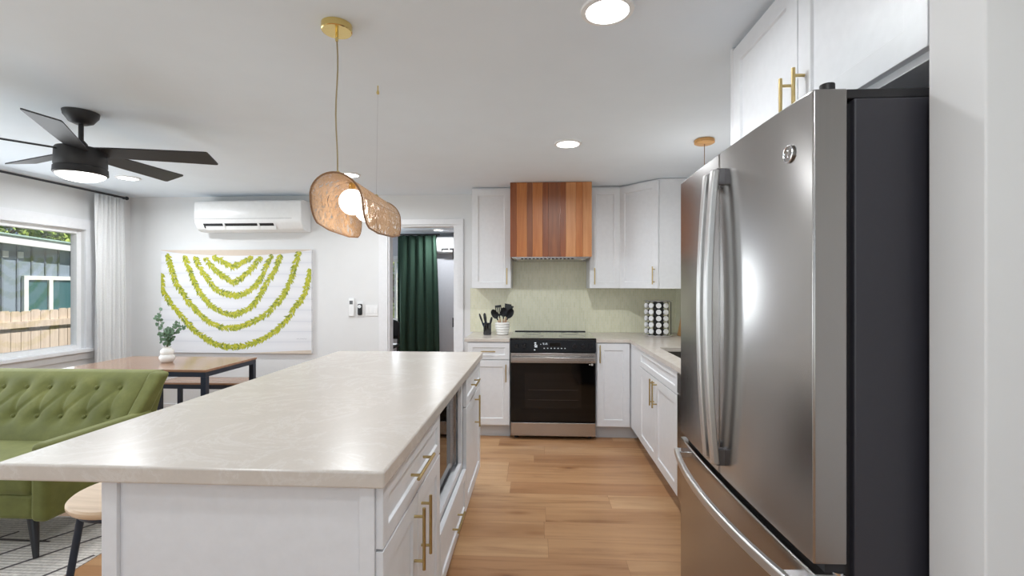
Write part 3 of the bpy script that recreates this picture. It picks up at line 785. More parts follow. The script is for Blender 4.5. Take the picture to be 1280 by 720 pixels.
utensil('pasta_spoon', 'black spoon leaning furthest right in the white crock', -.355, 4.587, .52, -.02, .255, 'spoon')
utensil('turner', 'black turner tilted right behind the pasta spoon in the white crock', -.352, 4.655, .36, .0, .275, 'turner')
t = thing('glass_tumbler', 'smoked dark blue glass holding scissors beside the white crock', 'glass', (-.485, 4.62, .905))
bm = B(); lathe(bm, [(0, 0), (.036, 0), (.038, .01), (.038, .115), (.034, .115), (.033, .012), (0, .012)], -.485, 4.62, .905, 28); obj('vessel', bm, BLUEG, t)
def tool(name, lab, x, y, dx, L, w, col):
    b = Vector((x, y, .92)); d = Vector((dx, 0, 1)).normalized(); side = Vector((d.z, 0, -d.x))
    t = thing(name, lab, 'utensil', b); bm = B()
    P = lambda u, v, q: b+side*u+d*v+Vector((0, q, 0))
    hexa(bm, [P(-w*.4, 0, 0), P(w*.4, 0, 0), P(-w*.4, 0, .004), P(w*.4, 0, .004), P(-w, L*.55, 0), P(w, L*.55, 0), P(-w, L*.55, .004), P(w, L*.55, .004)])
    obj('blade', bm, plain('dark_steel_'+name, srgb(40, 48, 70), .3, .6), t, smooth=False)
    bm = B(); tube(bm, [b+d*L*.55, b+d*L*.75, b+d*L*.93, b+d*L], [w*.8, w*1.1, w*.95, w*.4], 10); obj('handle_grip', bm, BLACKP, t)
tool('paring_knife', 'thin black knife leaning left in the blue glass', -.495, 4.62, -.36, .205, .009, 0)
tool('kitchen_knife', 'thick black handled knife upright in the blue glass', -.487, 4.625, -.14, .2, .014, 0)
tool('peeler', 'short black handled peeler leaning right in the blue glass', -.475, 4.615, .22, .165, .011, 0)

# jar rack
jc = Vector((1.165, 4.60, .905))
rk = thing('jar_rack', 'revolving chrome jar rack on the corner worktop', 'rack', jc)
bm = B(); lathe(bm, [(0, 0), (.12, 0), (.138, .004), (.14, .014), (.13, .02), (.1, .022), (0, .022)], *jc, 40); obj('base', bm, CHROME, rk)
bm = B(); lathe(bm, [(0, .328), (.13, .328), (.137, .333), (.13, .343), (.02, .35), (0, .35)], *jc, 40); obj('top_plate', bm, CHROME, rk)
bm = B(); lathe(bm, [(0, .022), (.05, .022), (.05, .328), (0, .328)], *jc, 12); obj('core', bm, BLACKP, rk)
toc = math.atan2(-jc.y, -jc.x)
bm = B()
for a in range(-75, 91, 30):
    q = toc+math.radians(a+3); x, y = jc.x+.118*math.cos(q), jc.y+.118*math.sin(q)
    tube(bm, [(x, y, jc.z+.02), (x, y, jc.z+.33)], .0035, 6)
for k in range(5):
    pass
obj('wire_rods', bm, BLACK, rk)
JG = thin_glass('jar_glass', srgb(200, 190, 170), .12); SP = plain('ground_spice', srgb(40, 34, 30), .9)
LID = plain('jar_lid_white', srgb(226, 226, 228), .35, noise=.06, nscale=200)
cols = ['far left', 'second from left', 'second from right', 'far right']
rows = ['bottom', 'second lowest', 'middle', 'second highest', 'top']
j0 = None
for ci, a in enumerate((-62, -30, 2, 33)):
    q = toc+math.radians(a)*-1*-1
    for ri in range(5):
        pz = jc.z+.052+ri*.0605
        if j0 is None:
            j0 = thing('spice_jar', '', 'jar', (0, 0, 0), group='spice jars in the revolving rack')
            bm = B(); tube(bm, [(.0, 0, 0), (.045, 0, 0)], .0205, 20); obj('jar_body', bm, SP, j0)
            bm = B(); tube(bm, [(.045, 0, 0), (.047, 0, 0), (.06, 0, 0), (.062, 0, 0)], [.0225, .0245, .0245, .0225], 24); obj('lid', bm, LID, j0)
            j = j0
        else: j = dup(j0, (0, 0, 0))
        j.location = (jc.x+.072*math.cos(q), jc.y+.072*math.sin(q), pz); j.rotation_euler = (0, 0, q)
        j['label'] = 'spice jar in the %s column, %s row of the chrome rack' % (cols[ci], rows[ri])
bm = B(); hexa(bm, [(1.36, 4.50, .906), (1.378, 4.50, .906), (1.36, 4.66, .906), (1.378, 4.66, .906), (1.398, 4.52, 1.13), (1.414, 4.52, 1.13), (1.398, 4.64, 1.13), (1.414, 4.64, 1.13)])
tag(obj('cutting_board', bm, BOARDW, bevel=.003), 'tan wooden cutting board leaning on the tiles behind the jar rack', 'cutting board')

# ------------------------------------------------------------------ ceiling lights
def can(x, y, lab, r=.075, power=8):
    t = thing('recessed_light', lab, 'ceiling light', (x, y, H-.012), group='recessed ceiling lights')
    bm = B(); n = 40
    lathe(bm, [(r, .012), (r+.018, .012), (r+.016, .004), (r, .002), (r-.002, .012)], x, y, H-.0121, n); obj('trim_ring', bm, WHITEP, t)
    bm = B(); lathe(bm, [(0, .004), (r-.001, .004), (r-.001, .010), (0, .010)], x, y, H-.0121, n); obj('lens', bm, LENS, t)
    a = area('ceiling_disk_lamp', (x, y, H-.02), (0, 0, 0), r*1.8, 0, power, (.93, .97, 1), 'DISK', 170)
LENS = emit('lens_glow', (1, .985, .96, 1), 5)
can(.247, 1.669, 'large bright recessed ceiling light nearest the fridge cabinets at the top', power=4.5)
can(.211, 3.213, 'recessed ceiling light in front of the wooden range hood', power=12)
can(-1.619, 4.009, 'recessed ceiling light half hidden behind the rattan pendant', power=10)
can(-3.639, 4.023, 'recessed ceiling light between the fan blades and the air conditioner', power=10)
can(-1.68, 7.98, 'recessed ceiling light in the bedroom seen through the doorway', power=11)
for x, y in ((.25, .1), (-1.6, .6), (-3.6, .6), (-2.6, -1.4), (-.3, -1.6)):  # lamps out of view, without fixtures, added to light the near room
    area('ceiling_disk_lamp', (x, y, H-.02), (0, 0, 0), .14, 0, 5, (.93, .97, 1), 'DISK', 170)

# ------------------------------------------------------------------ rattan pendant over the island
px0, py0 = -.741, 1.715
t = thing('pendant_light', 'woven rattan pendant with brass canopy hanging over the island', 'pendant lamp', (px0, py0, 1.8))
bm = B(); lathe(bm, [(0, 0), (.052, 0), (.055, .003), (.055, .026), (0, .026)], px0, py0, H-.0262, 40)
box(bm, px0-.004, px0+.004, py0-.004, py0+.004, H-.06, H-.026); lathe(bm, [(0, 0), (.004, 0), (.006, .01), (.004, .035), (0, .035)], px0, py0, H-.062, 12)
obj('canopy', bm, BRASSL, t)
bm = B(); tube(bm, [(px0+.004*math.sin(k*.9), py0+.002*math.cos(k), H-.06-k*(H-.06-1.80)/9) for k in range(10)], .0028, 8); obj('cord', bm, plain('beige_cord', srgb(168, 152, 118), .7), t)
hx, hy = -.737, 2.245
bm = B(); lathe(bm, [(0, 0), (.006, 0), (.007, .008), (.003, .02), (.003, .04), (0, .04)], hx-.03, hy, H-.0402, 12); obj('ceiling_hook', bm, BRASSL, t)
bm = B(); tube(bm, [(hx-.03, hy, H-.04), (hx-.01, hy-.08, 1.798)], .0009, 6); obj('support_wire', bm, CHROME, t)
# the shade: a rounded mat bent over the long axis
AX = -.715; YC = 1.925; LH = .285; Rr = .088; ZT = 1.785
def shade_pt(s, v):
    # s in [-1,1] across (left flap .. right flap), v in [-1,1] along
    arc = .335; d = s*arc*.5+0.0
    half = arc*.5; cut = Rr*PI/2*.98
    if abs(d) <= cut:
        a = d/Rr; x = Rr*math.sin(a); z = Rr*math.cos(a)-Rr
    else:
        e = abs(d)-cut; sg = 1 if d > 0 else -1; a = cut/Rr
        x = sg*(Rr*math.sin(a)-e*.10); z = Rr*math.cos(a)-Rr-e
    return Vector((AX+x*.92+.03*v*1, YC+v*LH, ZT+z*1.0))
ARC = .335*2
def shade_pt(d, yy):
    """d = signed arc distance from the ridge, yy = distance along the axis"""
    cut = Rr*1.5
    sg = 1 if d > 0 else -1; ad = abs(d)
    if ad <= cut: a = ad/Rr; x = Rr*math.sin(a); z = Rr*(math.cos(a)-1)
    else:
        e = ad-cut; a = 1.5; tx, tz = math.cos(a), -math.sin(a)
        x = Rr*math.sin(a)+e*tx*-.6; z = Rr*(math.cos(a)-1)+e*tz
    tw = .10*yy/LH    # a slight twist of the mat
    x *= sg; xr = x*math.cos(tw)-z*math.sin(tw); zr = x*math.sin(tw)+z*math.cos(tw)
    return Vector((AX+xr-.016-.02*yy/.285, YC+yy, ZT+zr))
hd_ = .276; n = 48; m_ = 40; sp_ = 3.2
skew = .05
def mat_pt(u, v):        # square to superellipse, then skewed so the right flap sits further back
    # u,v in [-1,1]
    du = u; L_ = (1-abs(u)**sp_)**(1/sp_) if abs(u) < 1 else 0
    d = du*hd_*.86; y = v*LH*(.35+.65*L_) if abs(u) < 1 else v*LH*.35
    y += skew*max(0, d)/hd_*1.6-.05*max(0, -d)/hd_*.3
    return shade_pt(d, y)
bm = B(); g = [[bm.verts.new(mat_pt(-1+2*i/m_, -1+2*j/n)) for j in range(n+1)] for i in range(m_+1)]
for i in range(m_):
    for j in range(n): bm.faces.new((g[i][j], g[i+1][j], g[i+1][j+1], g[i][j+1]))
sh = obj('lamp_shade', bm, RATTAN, t, ang=80)
sm = sh.modifiers.new('thick', 'SOLIDIFY'); sm.thickness = .003
loop = [mat_pt(-1+2*i/m_, -1) for i in range(m_)]+[mat_pt(1, -1+2*j/n) for j in range(0, n, 2)]+[mat_pt(1-2*i/m_, 1) for i in range(m_)]+[mat_pt(-1, 1-2*j/n) for j in range(0, n, 2)]
bm = B(); tube(bm, loop, .0035, 8, closed=True); obj('rim', bm, RIMM, sh)
bm = B()
for s_ in (-.6, .5):
    tube(bm, [mat_pt(s_, -1+2*j/16)+Vector((0, 0, -.002)) for j in range(17)], .001, 6)
for v in (-.45, .3): tube(bm, [mat_pt(-1+2*i/20, v)*1+Vector((0, 0, -.002)) for i in range(21)], .001, 6)
obj('wire_ribs', bm, RIMM, sh)
bm = B(); hexa(bm, [(-.731, 1.70, ZT+.001), (-.709, 1.70, ZT+.001), (-.763, 2.18, ZT+.001), (-.741, 2.18, ZT+.001), (-.731, 1.70, ZT+.009), (-.709, 1.70, ZT+.009), (-.763, 2.18, ZT+.009), (-.741, 2.18, ZT+.009)])
for xq, y in ((-.737, 1.715), (-.747, 2.165)): lathe(bm, [(0, 0), (.012, 0), (.012, .01), (.004, .02), (0, .02)], xq, y, ZT+.004, 16)
obj('top_bar', bm, BRASSL, t)
GLB = emit('globe_glow', (1, .965, .92, 1), 1.9)
for y in (1.80, 2.0):
    AX = -.72-.08*(y-1.8)
    bm = B(); sphere(bm, (AX+.004, y, 1.708), .05, 28, 18); gl = obj('globe', bm, GLB, t)
    bm = B(); tube(bm, [(AX+.004, y, 1.752), (AX+.004, y, ZT-.004)], [.014, .012], 16); obj('socket', bm, BRASSL, gl)
    p_ = bpy.data.lights.new('globe_bulb', 'POINT'); p_.energy = .4; p_.color = (1, .95, .88); p_.shadow_soft_size = .05
    po = bpy.data.objects.new('globe_bulb', p_); C.objects.link(po); po.location = (AX, y, 1.62)
# second pendant by the sink, mostly behind the refrigerator
qx, qy = 1.106, 3.18
t = thing('sink_pendant_light', 'pendant with light wood ceiling canopy and thin cord over the sink', 'pendant lamp', (qx, qy, 1.95))
bm = B(); lathe(bm, [(0, 0), (.054, 0), (.064, .006), (.064, .024), (.058, .0295), (0, .0295)], qx, qy, H-.03, 36); obj('canopy', bm, CANW, t)
bm = B(); tube(bm, [(qx, qy, H-.03), (qx, qy, 1.95)], .0022, 8); obj('cord', bm, RIMM, t)
bm = B(); sphere(bm, (qx, qy, 1.86), .1, 32, 20); obj('globe', bm, emit('opal_globe_glow', (1, .98, .95, 1), 5), t)

# ------------------------------------------------------------------ ceiling fan
cx, cy = -2.535, 2.50
t = thing('ceiling_fan', 'matte black five blade ceiling fan with lit dome', 'ceiling fan', (cx, cy, H))
bm = B(); lathe(bm, [(0, 0), (.03, .0), (.055, .012), (.078, .045), (.082, .068), (0, .068)], cx, cy, H-.0682, 36); obj('canopy', bm, FANB, t)
bm = B(); tube(bm, [(cx, cy, H-.06), (cx, cy, 2.155)], .012, 16); lathe(bm, [(.012, .05), (.028, .03), (.036, 0), (0, 0)], cx, cy, 2.145, 24); obj('downrod', bm, FANB, t)
bm = B(); lathe(bm, [(0, .15), (.08, .149), (.108, .145), (.113, .135), (.116, .05), (.113, .046), (.113, .04), (.118, .037), (.12, .005), (.114, 0), (0, 0)], cx-.0, cy, 2.0, 48); obj('motor_housing', bm, FANB, t)
bm = B(); lathe(bm, [(0, -.035), (.04, -.033), (.075, -.024), (.1, -.01), (.111, .004), (0, .004)], cx, cy, 1.998, 48); obj('light_dome', bm, emit('dome_glow', (1, .99, .97, 1), 2.2), t)
for k in range(5):
    a = math.radians(16+72*k); ca, sa = math.cos(a), math.sin(a); pit = math.radians(-14)
    bm = B(); st = [(.09, .05), (.16, .056), (.3, .062), (.5, .067), (.635, .072), (.648, .070), (.652, .064)]
    top = []; bot = []
    def bp(r, w, h):
        y = w*math.cos(pit); z = w*math.sin(pit)+h
        return bm.verts.new((cx+ca*r-sa*y, cy+sa*r+ca*y, 2.128+z))
    rows_ = [[bp(r+(.012 if w > 0 else 0)*(r > .6), w, h) for (w, h) in ((-q, 0), (q, 0), (q, .007), (-q, .007))] for r, q in st]
    for p1, p2 in zip(rows_, rows_[1:]):
        for i in range(4): bm.faces.new((p1[i], p1[(i+1) % 4], p2[(i+1) % 4], p2[i]))
    bm.faces.new(rows_[0][::-1]); bm.faces.new(rows_[-1])
    obj('blade', bm, FANB, t, ang=30)
fl = bpy.data.lights.new('fan_lamp', 'AREA'); fl.shape = 'DISK'; fl.size = .2; fl.energy = 7; fl.color = (.94, .97, 1)
fo = bpy.data.objects.new('fan_lamp', fl); C.objects.link(fo); fo.location = (cx, cy, 1.94)

# ------------------------------------------------------------------ wall things
def minisplit(x0, x1, z0, z1, yw, lab, nm='air_conditioner', dirn=-1):
    t = thing(nm, lab, 'air conditioner', ((x0+x1)/2, yw, z0))
    D = .215; n = 8
    prof = [(0, z1), (-.17, z1), (-.20, z1-.012), (-D, z1-.04), (-D, z0+.12), (-D+.006, z0+.085), (-.165, z0+.02), (-.12, z0), (0, z0)]
    bm = B(); a = [bm.verts.new((x0, yw-.001+p, z)) for p, z in prof]; b = [bm.verts.new((x1, yw-.001+p, z)) for p, z in prof]
    bm.faces.new(a); bm.faces.new(b[::-1])
    for k in range(len(prof)): q = (k+1) % len(prof); bm.faces.new((a[k], b[k], b[q], a[q]))
    obj('housing', bm, WHITEP, t, bevel=.008, seg=3)
    bm = B(); box(bm, x0+.01, x1-.1, yw-D-.0022, yw-D, z0+.123, z0+.126); obj('panel_seam', bm, plain('seam_grey', srgb(150, 150, 152), .6), t, smooth=False)
    P = lambda x, u, o_: (x, yw-.001-(.209-u*.044/1)-o_, z0+.085-u*.065-o_*.5)
    bm = B(); hexa(bm, [P(x0+.09, .82, .001), P(x1-.3, .82, .001), P(x0+.09, .82, -.004), P(x1-.3, .82, -.004), P(x0+.09, .12, .001), P(x1-.3, .12, .001), P(x0+.09, .12, -.004), P(x1-.3, .12, -.004)])
    obj('air_slot', bm, BLACKP, t, smooth=False)
    bm = B(); hexa(bm, [P(x0+.11, .98, .012), P(x1-.28, .98, .012), P(x0+.11, .98, .008), P(x1-.28, .98, .008), P(x0+.11, .5, .004), P(x1-.28, .5, .004), P(x0+.11, .5, .001), P(x1-.28, .5, .001)])
    for k in (.28, .62):
        x = x0+(x1-x0)*k*.95; hexa(bm, [P(x, .95, .012), P(x+.02, .95, .012), P(x, .95, 0), P(x+.02, .95, 0), P(x, .1, .006), P(x+.02, .1, .006), P(x, .1, 0), P(x+.02, .1, 0)])
    obj('louver', bm, WHITEP, t, smooth=False)
    return t
minisplit(-3.55, -2.41, 1.955, 2.275, YW, 'white wall air conditioner above the leaf garland canvas')
minisplit(-1.80, -.98, 1.985, 2.275, 8.6, 'white wall air conditioner in the bedroom beyond the doorway')

# canvas with leaf garlands
t = thing('wall_canvas', 'wide canvas print of yellow green leaf garlands on white boards', 'picture', (-3.215, YW-.03, .66))
ax0, ax1, az0, az1 = -4.055, -2.39, .665, 1.772; yf = YW-.036
mC, ntC, pC = nmat('canvas_print')
wv = N(ntC, 'ShaderNodeTexWave', Scale=2.2, Distortion=5, bands_direction='Z'); wv.inputs['Detail'].default_value = 3; wv.inputs['Detail Scale'].default_value = .6
ntC.links.new(coords(ntC, (.25, 1, 1.2)), wv.inputs[0])
ntC.links.new(ramp(ntC, wv.outputs['Fac'], [(.0, srgb(214, 215, 221)), (.025, srgb(226, 226, 230)), (1, srgb(231, 231, 234))]), pC.inputs['Base Color']); pC.inputs['Roughness'].default_value = .8
obj('canvas_panel', bx(ax0, ax1, yf, YW-.001, az0, az1), mC, t, smooth=False, bevel=.002)
KX = lambda q: ax0+(q-50)/918*(ax1-ax0)
KZ = lambda q: az1-(q-60)/630*(az1-az0)
bm = B()
a = [(50, 60)]+[(50+918*k/12, 60) for k in range(1, 13)]; lo = [(50+918*k/12, 62+34*math.sin(PI*k/12)**.7) for k in range(13)]
for k in range(12):
    vs = [bm.verts.new((KX(p[0]), yf-.0006, KZ(p[1]))) for p in (a[k], a[k+1], lo[k+1], lo[k])]
    bm.faces.new(vs)
PB = plain('print_beige', srgb(212, 198, 184), .8)
obj('printed_band', bm, PB, t, smooth=False)
bm = B(); vs = [bm.verts.new((KX(p[0]), yf-.0006, KZ(p[1]))) for p in ((560, 690), (968, 690), (968, 668))]; bm.faces.new(vs)
obj('printed_band', bm, PB, t, smooth=False)
GR = [[(52, 195), (54, 250), (62, 310), (90, 360), (130, 410), (175, 460), (220, 515), (265, 560), (310, 592), (355, 620), (400, 642), (460, 652), (520, 652), (570, 645), (620, 628), (665, 608), (710, 585), (755, 552), (800, 508), (840, 460), (870, 408), (905, 370), (930, 320), (950, 250), (960, 170)],
      [(85, 78), (98, 120), (112, 165), (128, 220), (150, 275), (188, 330), (230, 388), (275, 438), (320, 480), (360, 508), (400, 526), (450, 537), (500, 538), (555, 522), (610, 500), (658, 478), (700, 450), (748, 405), (790, 350), (825, 290), (850, 228), (872, 150), (895, 68)],
      [(195, 92), (218, 155), (240, 215), (262, 270), (290, 322), (325, 366), (360, 402), (395, 425), (430, 442), (465, 452), (500, 456), (545, 442), (590, 420), (622, 388), (650, 350), (678, 305), (700, 262), (728, 220), (750, 180), (770, 130), (785, 82)],
      [(258, 98), (282, 150), (310, 200), (345, 245), (380, 290), (413, 315), (450, 332), (490, 338), (530, 338), (568, 326), (600, 308), (632, 278), (660, 240), (682, 195), (700, 152), (718, 120), (738, 90)],
      [(322, 105), (342, 138), (370, 170), (400, 195), (430, 220), (465, 242), (500, 262), (530, 242), (560, 220), (592, 192), (620, 162), (645, 130), (668, 100)],
      [(362, 102), (392, 112), (420, 126), (455, 146), (490, 166), (520, 154), (550, 140), (585, 120), (622, 100)]]
bm = B(); rnd = random.Random(3)
for gpts in GR:
    P_ = [Vector((KX(x), 0, KZ(y))) for x, y in gpts]
    L = 0
    for i in range(len(P_)-1):
        seg_ = P_[i+1]-P_[i]; n_ = max(1, int(seg_.length/.0045))
        for q in range(n_):
            p = P_[i]+seg_*(q/n_); d = seg_.normalized(); sd = Vector((d.z, 0, -d.x))
            for s_ in (-1, 1):
                if rnd.random() < .25: continue
                an = rnd.uniform(.25, 1.15)*s_; l = rnd.uniform(.034, .056); w = rnd.uniform(.007, .0115)
                e = (d*math.cos(an)+sd*math.sin(an)) * (1 if p.x < (ax0+ax1)/2+.0 else -1) * (1 if True else 1)
                if p.x >= (ax0+ax1)/2: e = (-d*math.cos(an)+sd*math.sin(an))
                f_ = Vector((e.z, 0, -e.x)); o_ = p+Vector((rnd.uniform(-.006, .006), 0, rnd.uniform(-.006, .006)))
                yy = yf-.0008-rnd.random()*.0006
                pts = [o_, o_+e*l*.45+f_*w, o_+e*l, o_+e*l*.45-f_*w]
                pts = [Vector((min(max(v.x, ax0+.001), ax1-.001), yy, min(max(v.z, az0+.001), az1-.001))) for v in pts]
                try: fc = bm.faces.new([bm.verts.new(v) for v in pts]); fc.material_index = rnd.choice((0, 0, 0, 1, 1, 1, 2))
                except ValueError: pass
obj('printed_garlands', bm, LEI, t, smooth=False)
bm = B(); tube(bm, [(KX(880+k*6), yf-.0008, KZ(600+(k % 2)*4-(k % 3)*2)) for k in range(11)], .0012, 5); obj('printed_signature', bm, plain('print_grey', srgb(150, 150, 155), .8), t)

t = thing('remote_holder', 'white wall remote with small grey display left of the doorbell', 'remote control', (-1.965, YW, 1.05))
obj('remote_body', bx(-1.995, -1.932, YW-.022, YW-.001, 1.062, 1.255), WHITEP, t, bevel=.008, seg=3)
obj('screen', bx(-1.983, -1.948, YW-.0235, YW-.021, 1.19, 1.228), plain('lcd_grey', srgb(96, 98, 100), .3), t, smooth=False)
t = thing('doorbell_camera', 'small black wall doorbell camera with a round white face', 'doorbell', (-1.871, YW, 1.08))
obj('mount_plate', bx(-1.905, -1.838, YW-.006, YW-.001, 1.06, 1.222), WHITEP, t, bevel=.004)
obj('camera_body', bx(-1.896, -1.847, YW-.032, YW-.006, 1.075, 1.195), BLACKP, t, bevel=.018, seg=5)
bm = B(); tube(bm, [(-1.8715, YW-.031, 1.168), (-1.8715, YW-.035, 1.168)], .0185, 24); obj('round_face', bm, plain('lens_white', srgb(225, 228, 230), .25), t)
t = thing('light_switch', 'white three gang light switch plate beside the doorway', 'light switch', (-1.745, YW, 1.07))
obj('plate', bx(-1.815, -1.68, YW-.007, YW-.001, 1.067, 1.185), WHITEP, t, bevel=.002)
for k in range(3):
    x = -1.792+k*.046-.011; obj('rocker', bx(x-.005, x+.026, YW-.011, YW-.0065, 1.095, 1.157), WHITEP, t, bevel=.0015)

# ------------------------------------------------------------------ curtains and rods
def curtain(name, axis, a0, a1, pos, z0, z1, folds, amp, m, lab, flare=0):
    bm = B(); n = folds*12; nz = 20; g = []
    for j in range(nz+1):
        v = j/nz; z = z0+(z1-z0)*v; row = []
        for i in range(n+1):
            u = i/n; k = (1-v)*flare
            a = a0-k*.35+(a1-a0+k)*u+.006*math.sin(5*v+i*.3)
            o_ = amp*(.55+.45*(1-v))*math.sin(2*PI*folds*u+.5*math.sin(3*v))+.008*math.sin(7*u*folds+4*v)
            row.append(bm.verts.new((a, pos+o_, z) if axis == 'X' else (pos+o_, a, z)))
        g.append(row)
    for j in range(nz):
        for i in range(n): bm.faces.new((g[j][i], g[j][i+1], g[j+1][i+1], g[j+1][i]))
    o = obj(name, bm, m, ang=180); s_ = o.modifiers.new('thick', 'SOLIDIFY'); s_.thickness = .0025
    return tag(o, lab, 'curtain')
curtain('window_curtain', 'Y', 4.40, 4.72, XL+.115, .03, 2.29, 7, .026, SHEER, 'white gathered curtain hanging in the corner beside the window', .03)
t = thing('curtain_rod', 'black curtain rod above the living room window', 'curtain rod', (XL+.11, 2.4, 2.30))
bm = B(); tube(bm, [(XL+.115, .2, 2.308), (XL+.115, 4.745, 2.308)], .010, 14); obj('pole', bm, BLACK, t)
for y in (.19, 4.755):
    bm = B(); sphere(bm, (XL+.115, y, 2.308), .019, 16, 10); obj('finial', bm, BLACK, t)
for y in (.4, 2.4, 4.735):
    bm = B(); box(bm, XL+.001, XL+.006, y-.012, y+.012, 2.27, 2.335); tube(bm, [(XL+.004, y, 2.298), (XL+.115, y, 2.298)], .005, 8); obj('bracket', bm, BLACK, t)
curtain('bedroom_curtain', 'X', -2.47, -1.785, 8.31, .02, 2.285, 5, .05, GREENC, 'dark green velvet curtain in the bedroom behind the doorway', .10)
t = thing('bedroom_curtain_rod', 'dark curtain rod above the green bedroom curtain', 'curtain rod', (-2.3, 8.42, 2.29))
bm = B(); tube(bm, [(-3.25, 8.31, 2.30), (-1.72, 8.31, 2.30)], .012, 12); obj('pole', bm, BLACK, t)
for x in (-3.2, -1.84):
    bm = B(); box(bm, x-.012, x+.012, 8.594, 8.599, 2.26, 2.33); tube(bm, [(x, 8.597, 2.29), (x, 8.31, 2.29)], .006, 8); obj('bracket', bm, BLACK, t)
# small black bedroom chair, only its shoulder shows above the island
t = thing('bedroom_chair', 'black chair back just showing in the bedroom below the window', 'chair', (-2.38, 7.2, 0))
bm = B(); 
pts = [(-.22+.44*k/12, .06*math.sin(PI*k/12)) for k in range(13)]
for z0_, z1_ in ((.55, .86),):
    ra = [[bm.verts.new((-2.38+x, 7.35+y, z0_+(z1_-z0_)*j/4-.05*abs(x/.22)**3*(j/4))) for x, y in pts] for j in range(5)]
    for j in range(4):
        for k in range(12): bm.faces.new((ra[j][k], ra[j][k+1], ra[j+1][k+1], ra[j+1][k]))
o = obj('backrest', bm, BLACKP, t, ang=180); s_ = o.modifiers.new('thick', 'SOLIDIFY'); s_.thickness = .03
obj('seat', bx(-2.6, -2.16, 6.95, 7.36, .43, .48), BLACKP, t, bevel=.02, seg=3)
for x in (-2.57, -2.19):
    for y in (6.98, 7.33):
        bm = B(); tube(bm, [(x, y, .43), (x, y, 0)], [.014, .010], 10); obj('leg', bm, BLACK, t)
    bm = B(); tube(bm, [(x, 7.34, .46), (x, 7.37, .62)], .012, 10); obj('back_post', bm, BLACK, t)

# ------------------------------------------------------------------ dining table, bench, plant
t = thing('dining_table', 'dining table with walnut top and black steel frame by the canvas wall', 'table', (-3.08, 3.75, 0))
T0, T1, U0, U1, TZ = -3.64, -2.49, 3.43, 4.08, .75
obj('table_top', bx(T0, T1, U0, U1, TZ-.018, TZ), TABLEW, t, smooth=False, bevel=.002)
bm = B()
for a in ((T0+.005, T1-.005, U0+.005, U0+.035), (T0+.005, T1-.005, U1-.035, U1-.005), (T0+.005, T0+.035, U0+.035, U1-.035), (T1-.035, T1-.005, U0+.035, U1-.035)): box(bm, *a, TZ-.055, TZ-.0182)
obj('frame_rails', bm, NAVY, t, smooth=False, bevel=.001)
for x in (T0+.005, T1-.045):
    for y in (U0+.005, U1-.045): obj('leg', bx(x, x+.04, y, y+.04, 0, TZ-.0555), NAVY, t, smooth=False, bevel=.001)
t = thing('dining_bench', 'walnut bench with black steel frame behind the dining table', 'bench', (-3.1, 4.5, 0))
b0, b1, c0, c1, bz_ = -3.66, -2.55, 4.36, 4.66, .455
obj('seat', bx(b0, b1, c0, c1, bz_-.018, bz_), TABLEW, t, smooth=False, bevel=.002)
bm = B()
for a in ((b0+.005, b1-.005, c0+.005, c0+.035), (b0+.005, b1-.005, c1-.035, c1-.005), (b0+.005, b0+.035, c0+.035, c1-.035), (b1-.035, b1-.005, c0+.035, c1-.035)): box(bm, *a, bz_-.06, bz_-.0182)
obj('frame_rails', bm, NAVY, t, smooth=False, bevel=.001)
for x in (b0+.005, b1-.04):
    for y in (c0+.005, c1-.04): obj('leg', bx(x, x+.035, y, y+.035, 0, bz_-.0605), NAVY, t, smooth=False, bevel=.001)
vx, vy = -3.07, 3.77
t = thing('vase', 'cream bulbous stacked vase on the dining table', 'vase', (vx, vy, TZ))
bm = B(); lathe(bm, [(0, 0), (.035, 0), (.042, .004), (.052, .02), (.058, .038), (.052, .056), (.043, .064), (.046, .072), (.050, .085), (.046, .1), (.036, .11), (.03, .118), (.032, .128), (.026, .128), (.025, .115), (.03, .1), (0, .09)], vx, vy, TZ, 36)
obj('vase_body', bm, CERAM, t)
t = thing('eucalyptus_sprigs', 'eucalyptus sprigs with round green leaves in the cream vase', 'plant', (vx, vy, TZ+.1))
rnd = random.Random(11)
stems = [(-.30, .05, .33), (-.18, -.1, .27), (.30, .0, .25), (.45, .1, .22), (.05, -.1, .17), (.16, .12, .2), (.0, .0, .13), (-.1, .1, .15), (.25, -.15, .16), (-.25, -.05, .14)]
for sx, sy, L in stems:
    bm = B(); pts = []
    for k in range(9):
        v = k/8; bend = 1 if sx >= 0 else 1.0
        if L > .3: x = -.16*v**.6*.45-.03*math.sin(PI*v)
        else: x = sx*L*(v**1.3)*1.3
        pts.append(Vector((vx+x, vy+sy*L*v, TZ+.1+L*(v if L > .3 else math.sin(v*PI*.5)*(.9 if abs(sx) > .28 else 1)))))
    tube(bm, pts, .0016, 5, mi=0)
    for k in range(2, 9):
        for s_ in (-1, 1):
            p = pts[k]; d = (pts[k]-pts[k-1]).normalized(); e = Vector((rnd.uniform(-1, 1), rnd.uniform(-1, 1), rnd.uniform(-.3, .6))).normalized()
            e = (e*s_+d*.4).normalized(); r = rnd.uniform(.012, .018)
            nn = Vector((rnd.uniform(-.6, .6), -1, rnd.uniform(-.2, .9))).normalized(); e = (e-nn*e.dot(nn)).normalized(); q = e.cross(nn)
            c_ = p+e*r*1.1
            vs = [bm.verts.new(c_+e*r*math.cos(a)+q*r*.8*math.sin(a)+nn*.003*math.cos(2*a)) for a in [2*PI*i/8 for i in range(8)]]
            bm.faces.new(vs).material_index = 1
    obj('sprig', bm, [plain('sprig_stem', srgb(96, 104, 70), .7) if 'sprig_stem' not in bpy.data.materials else bpy.data.materials['sprig_stem'], EUCA], t)

# ------------------------------------------------------------------ loveseat
t = thing('loveseat', 'olive green velvet loveseat with button tufted back', 'sofa', (-3.05, 2.6, 0))
sx0, sx1 = -3.78, -2.405
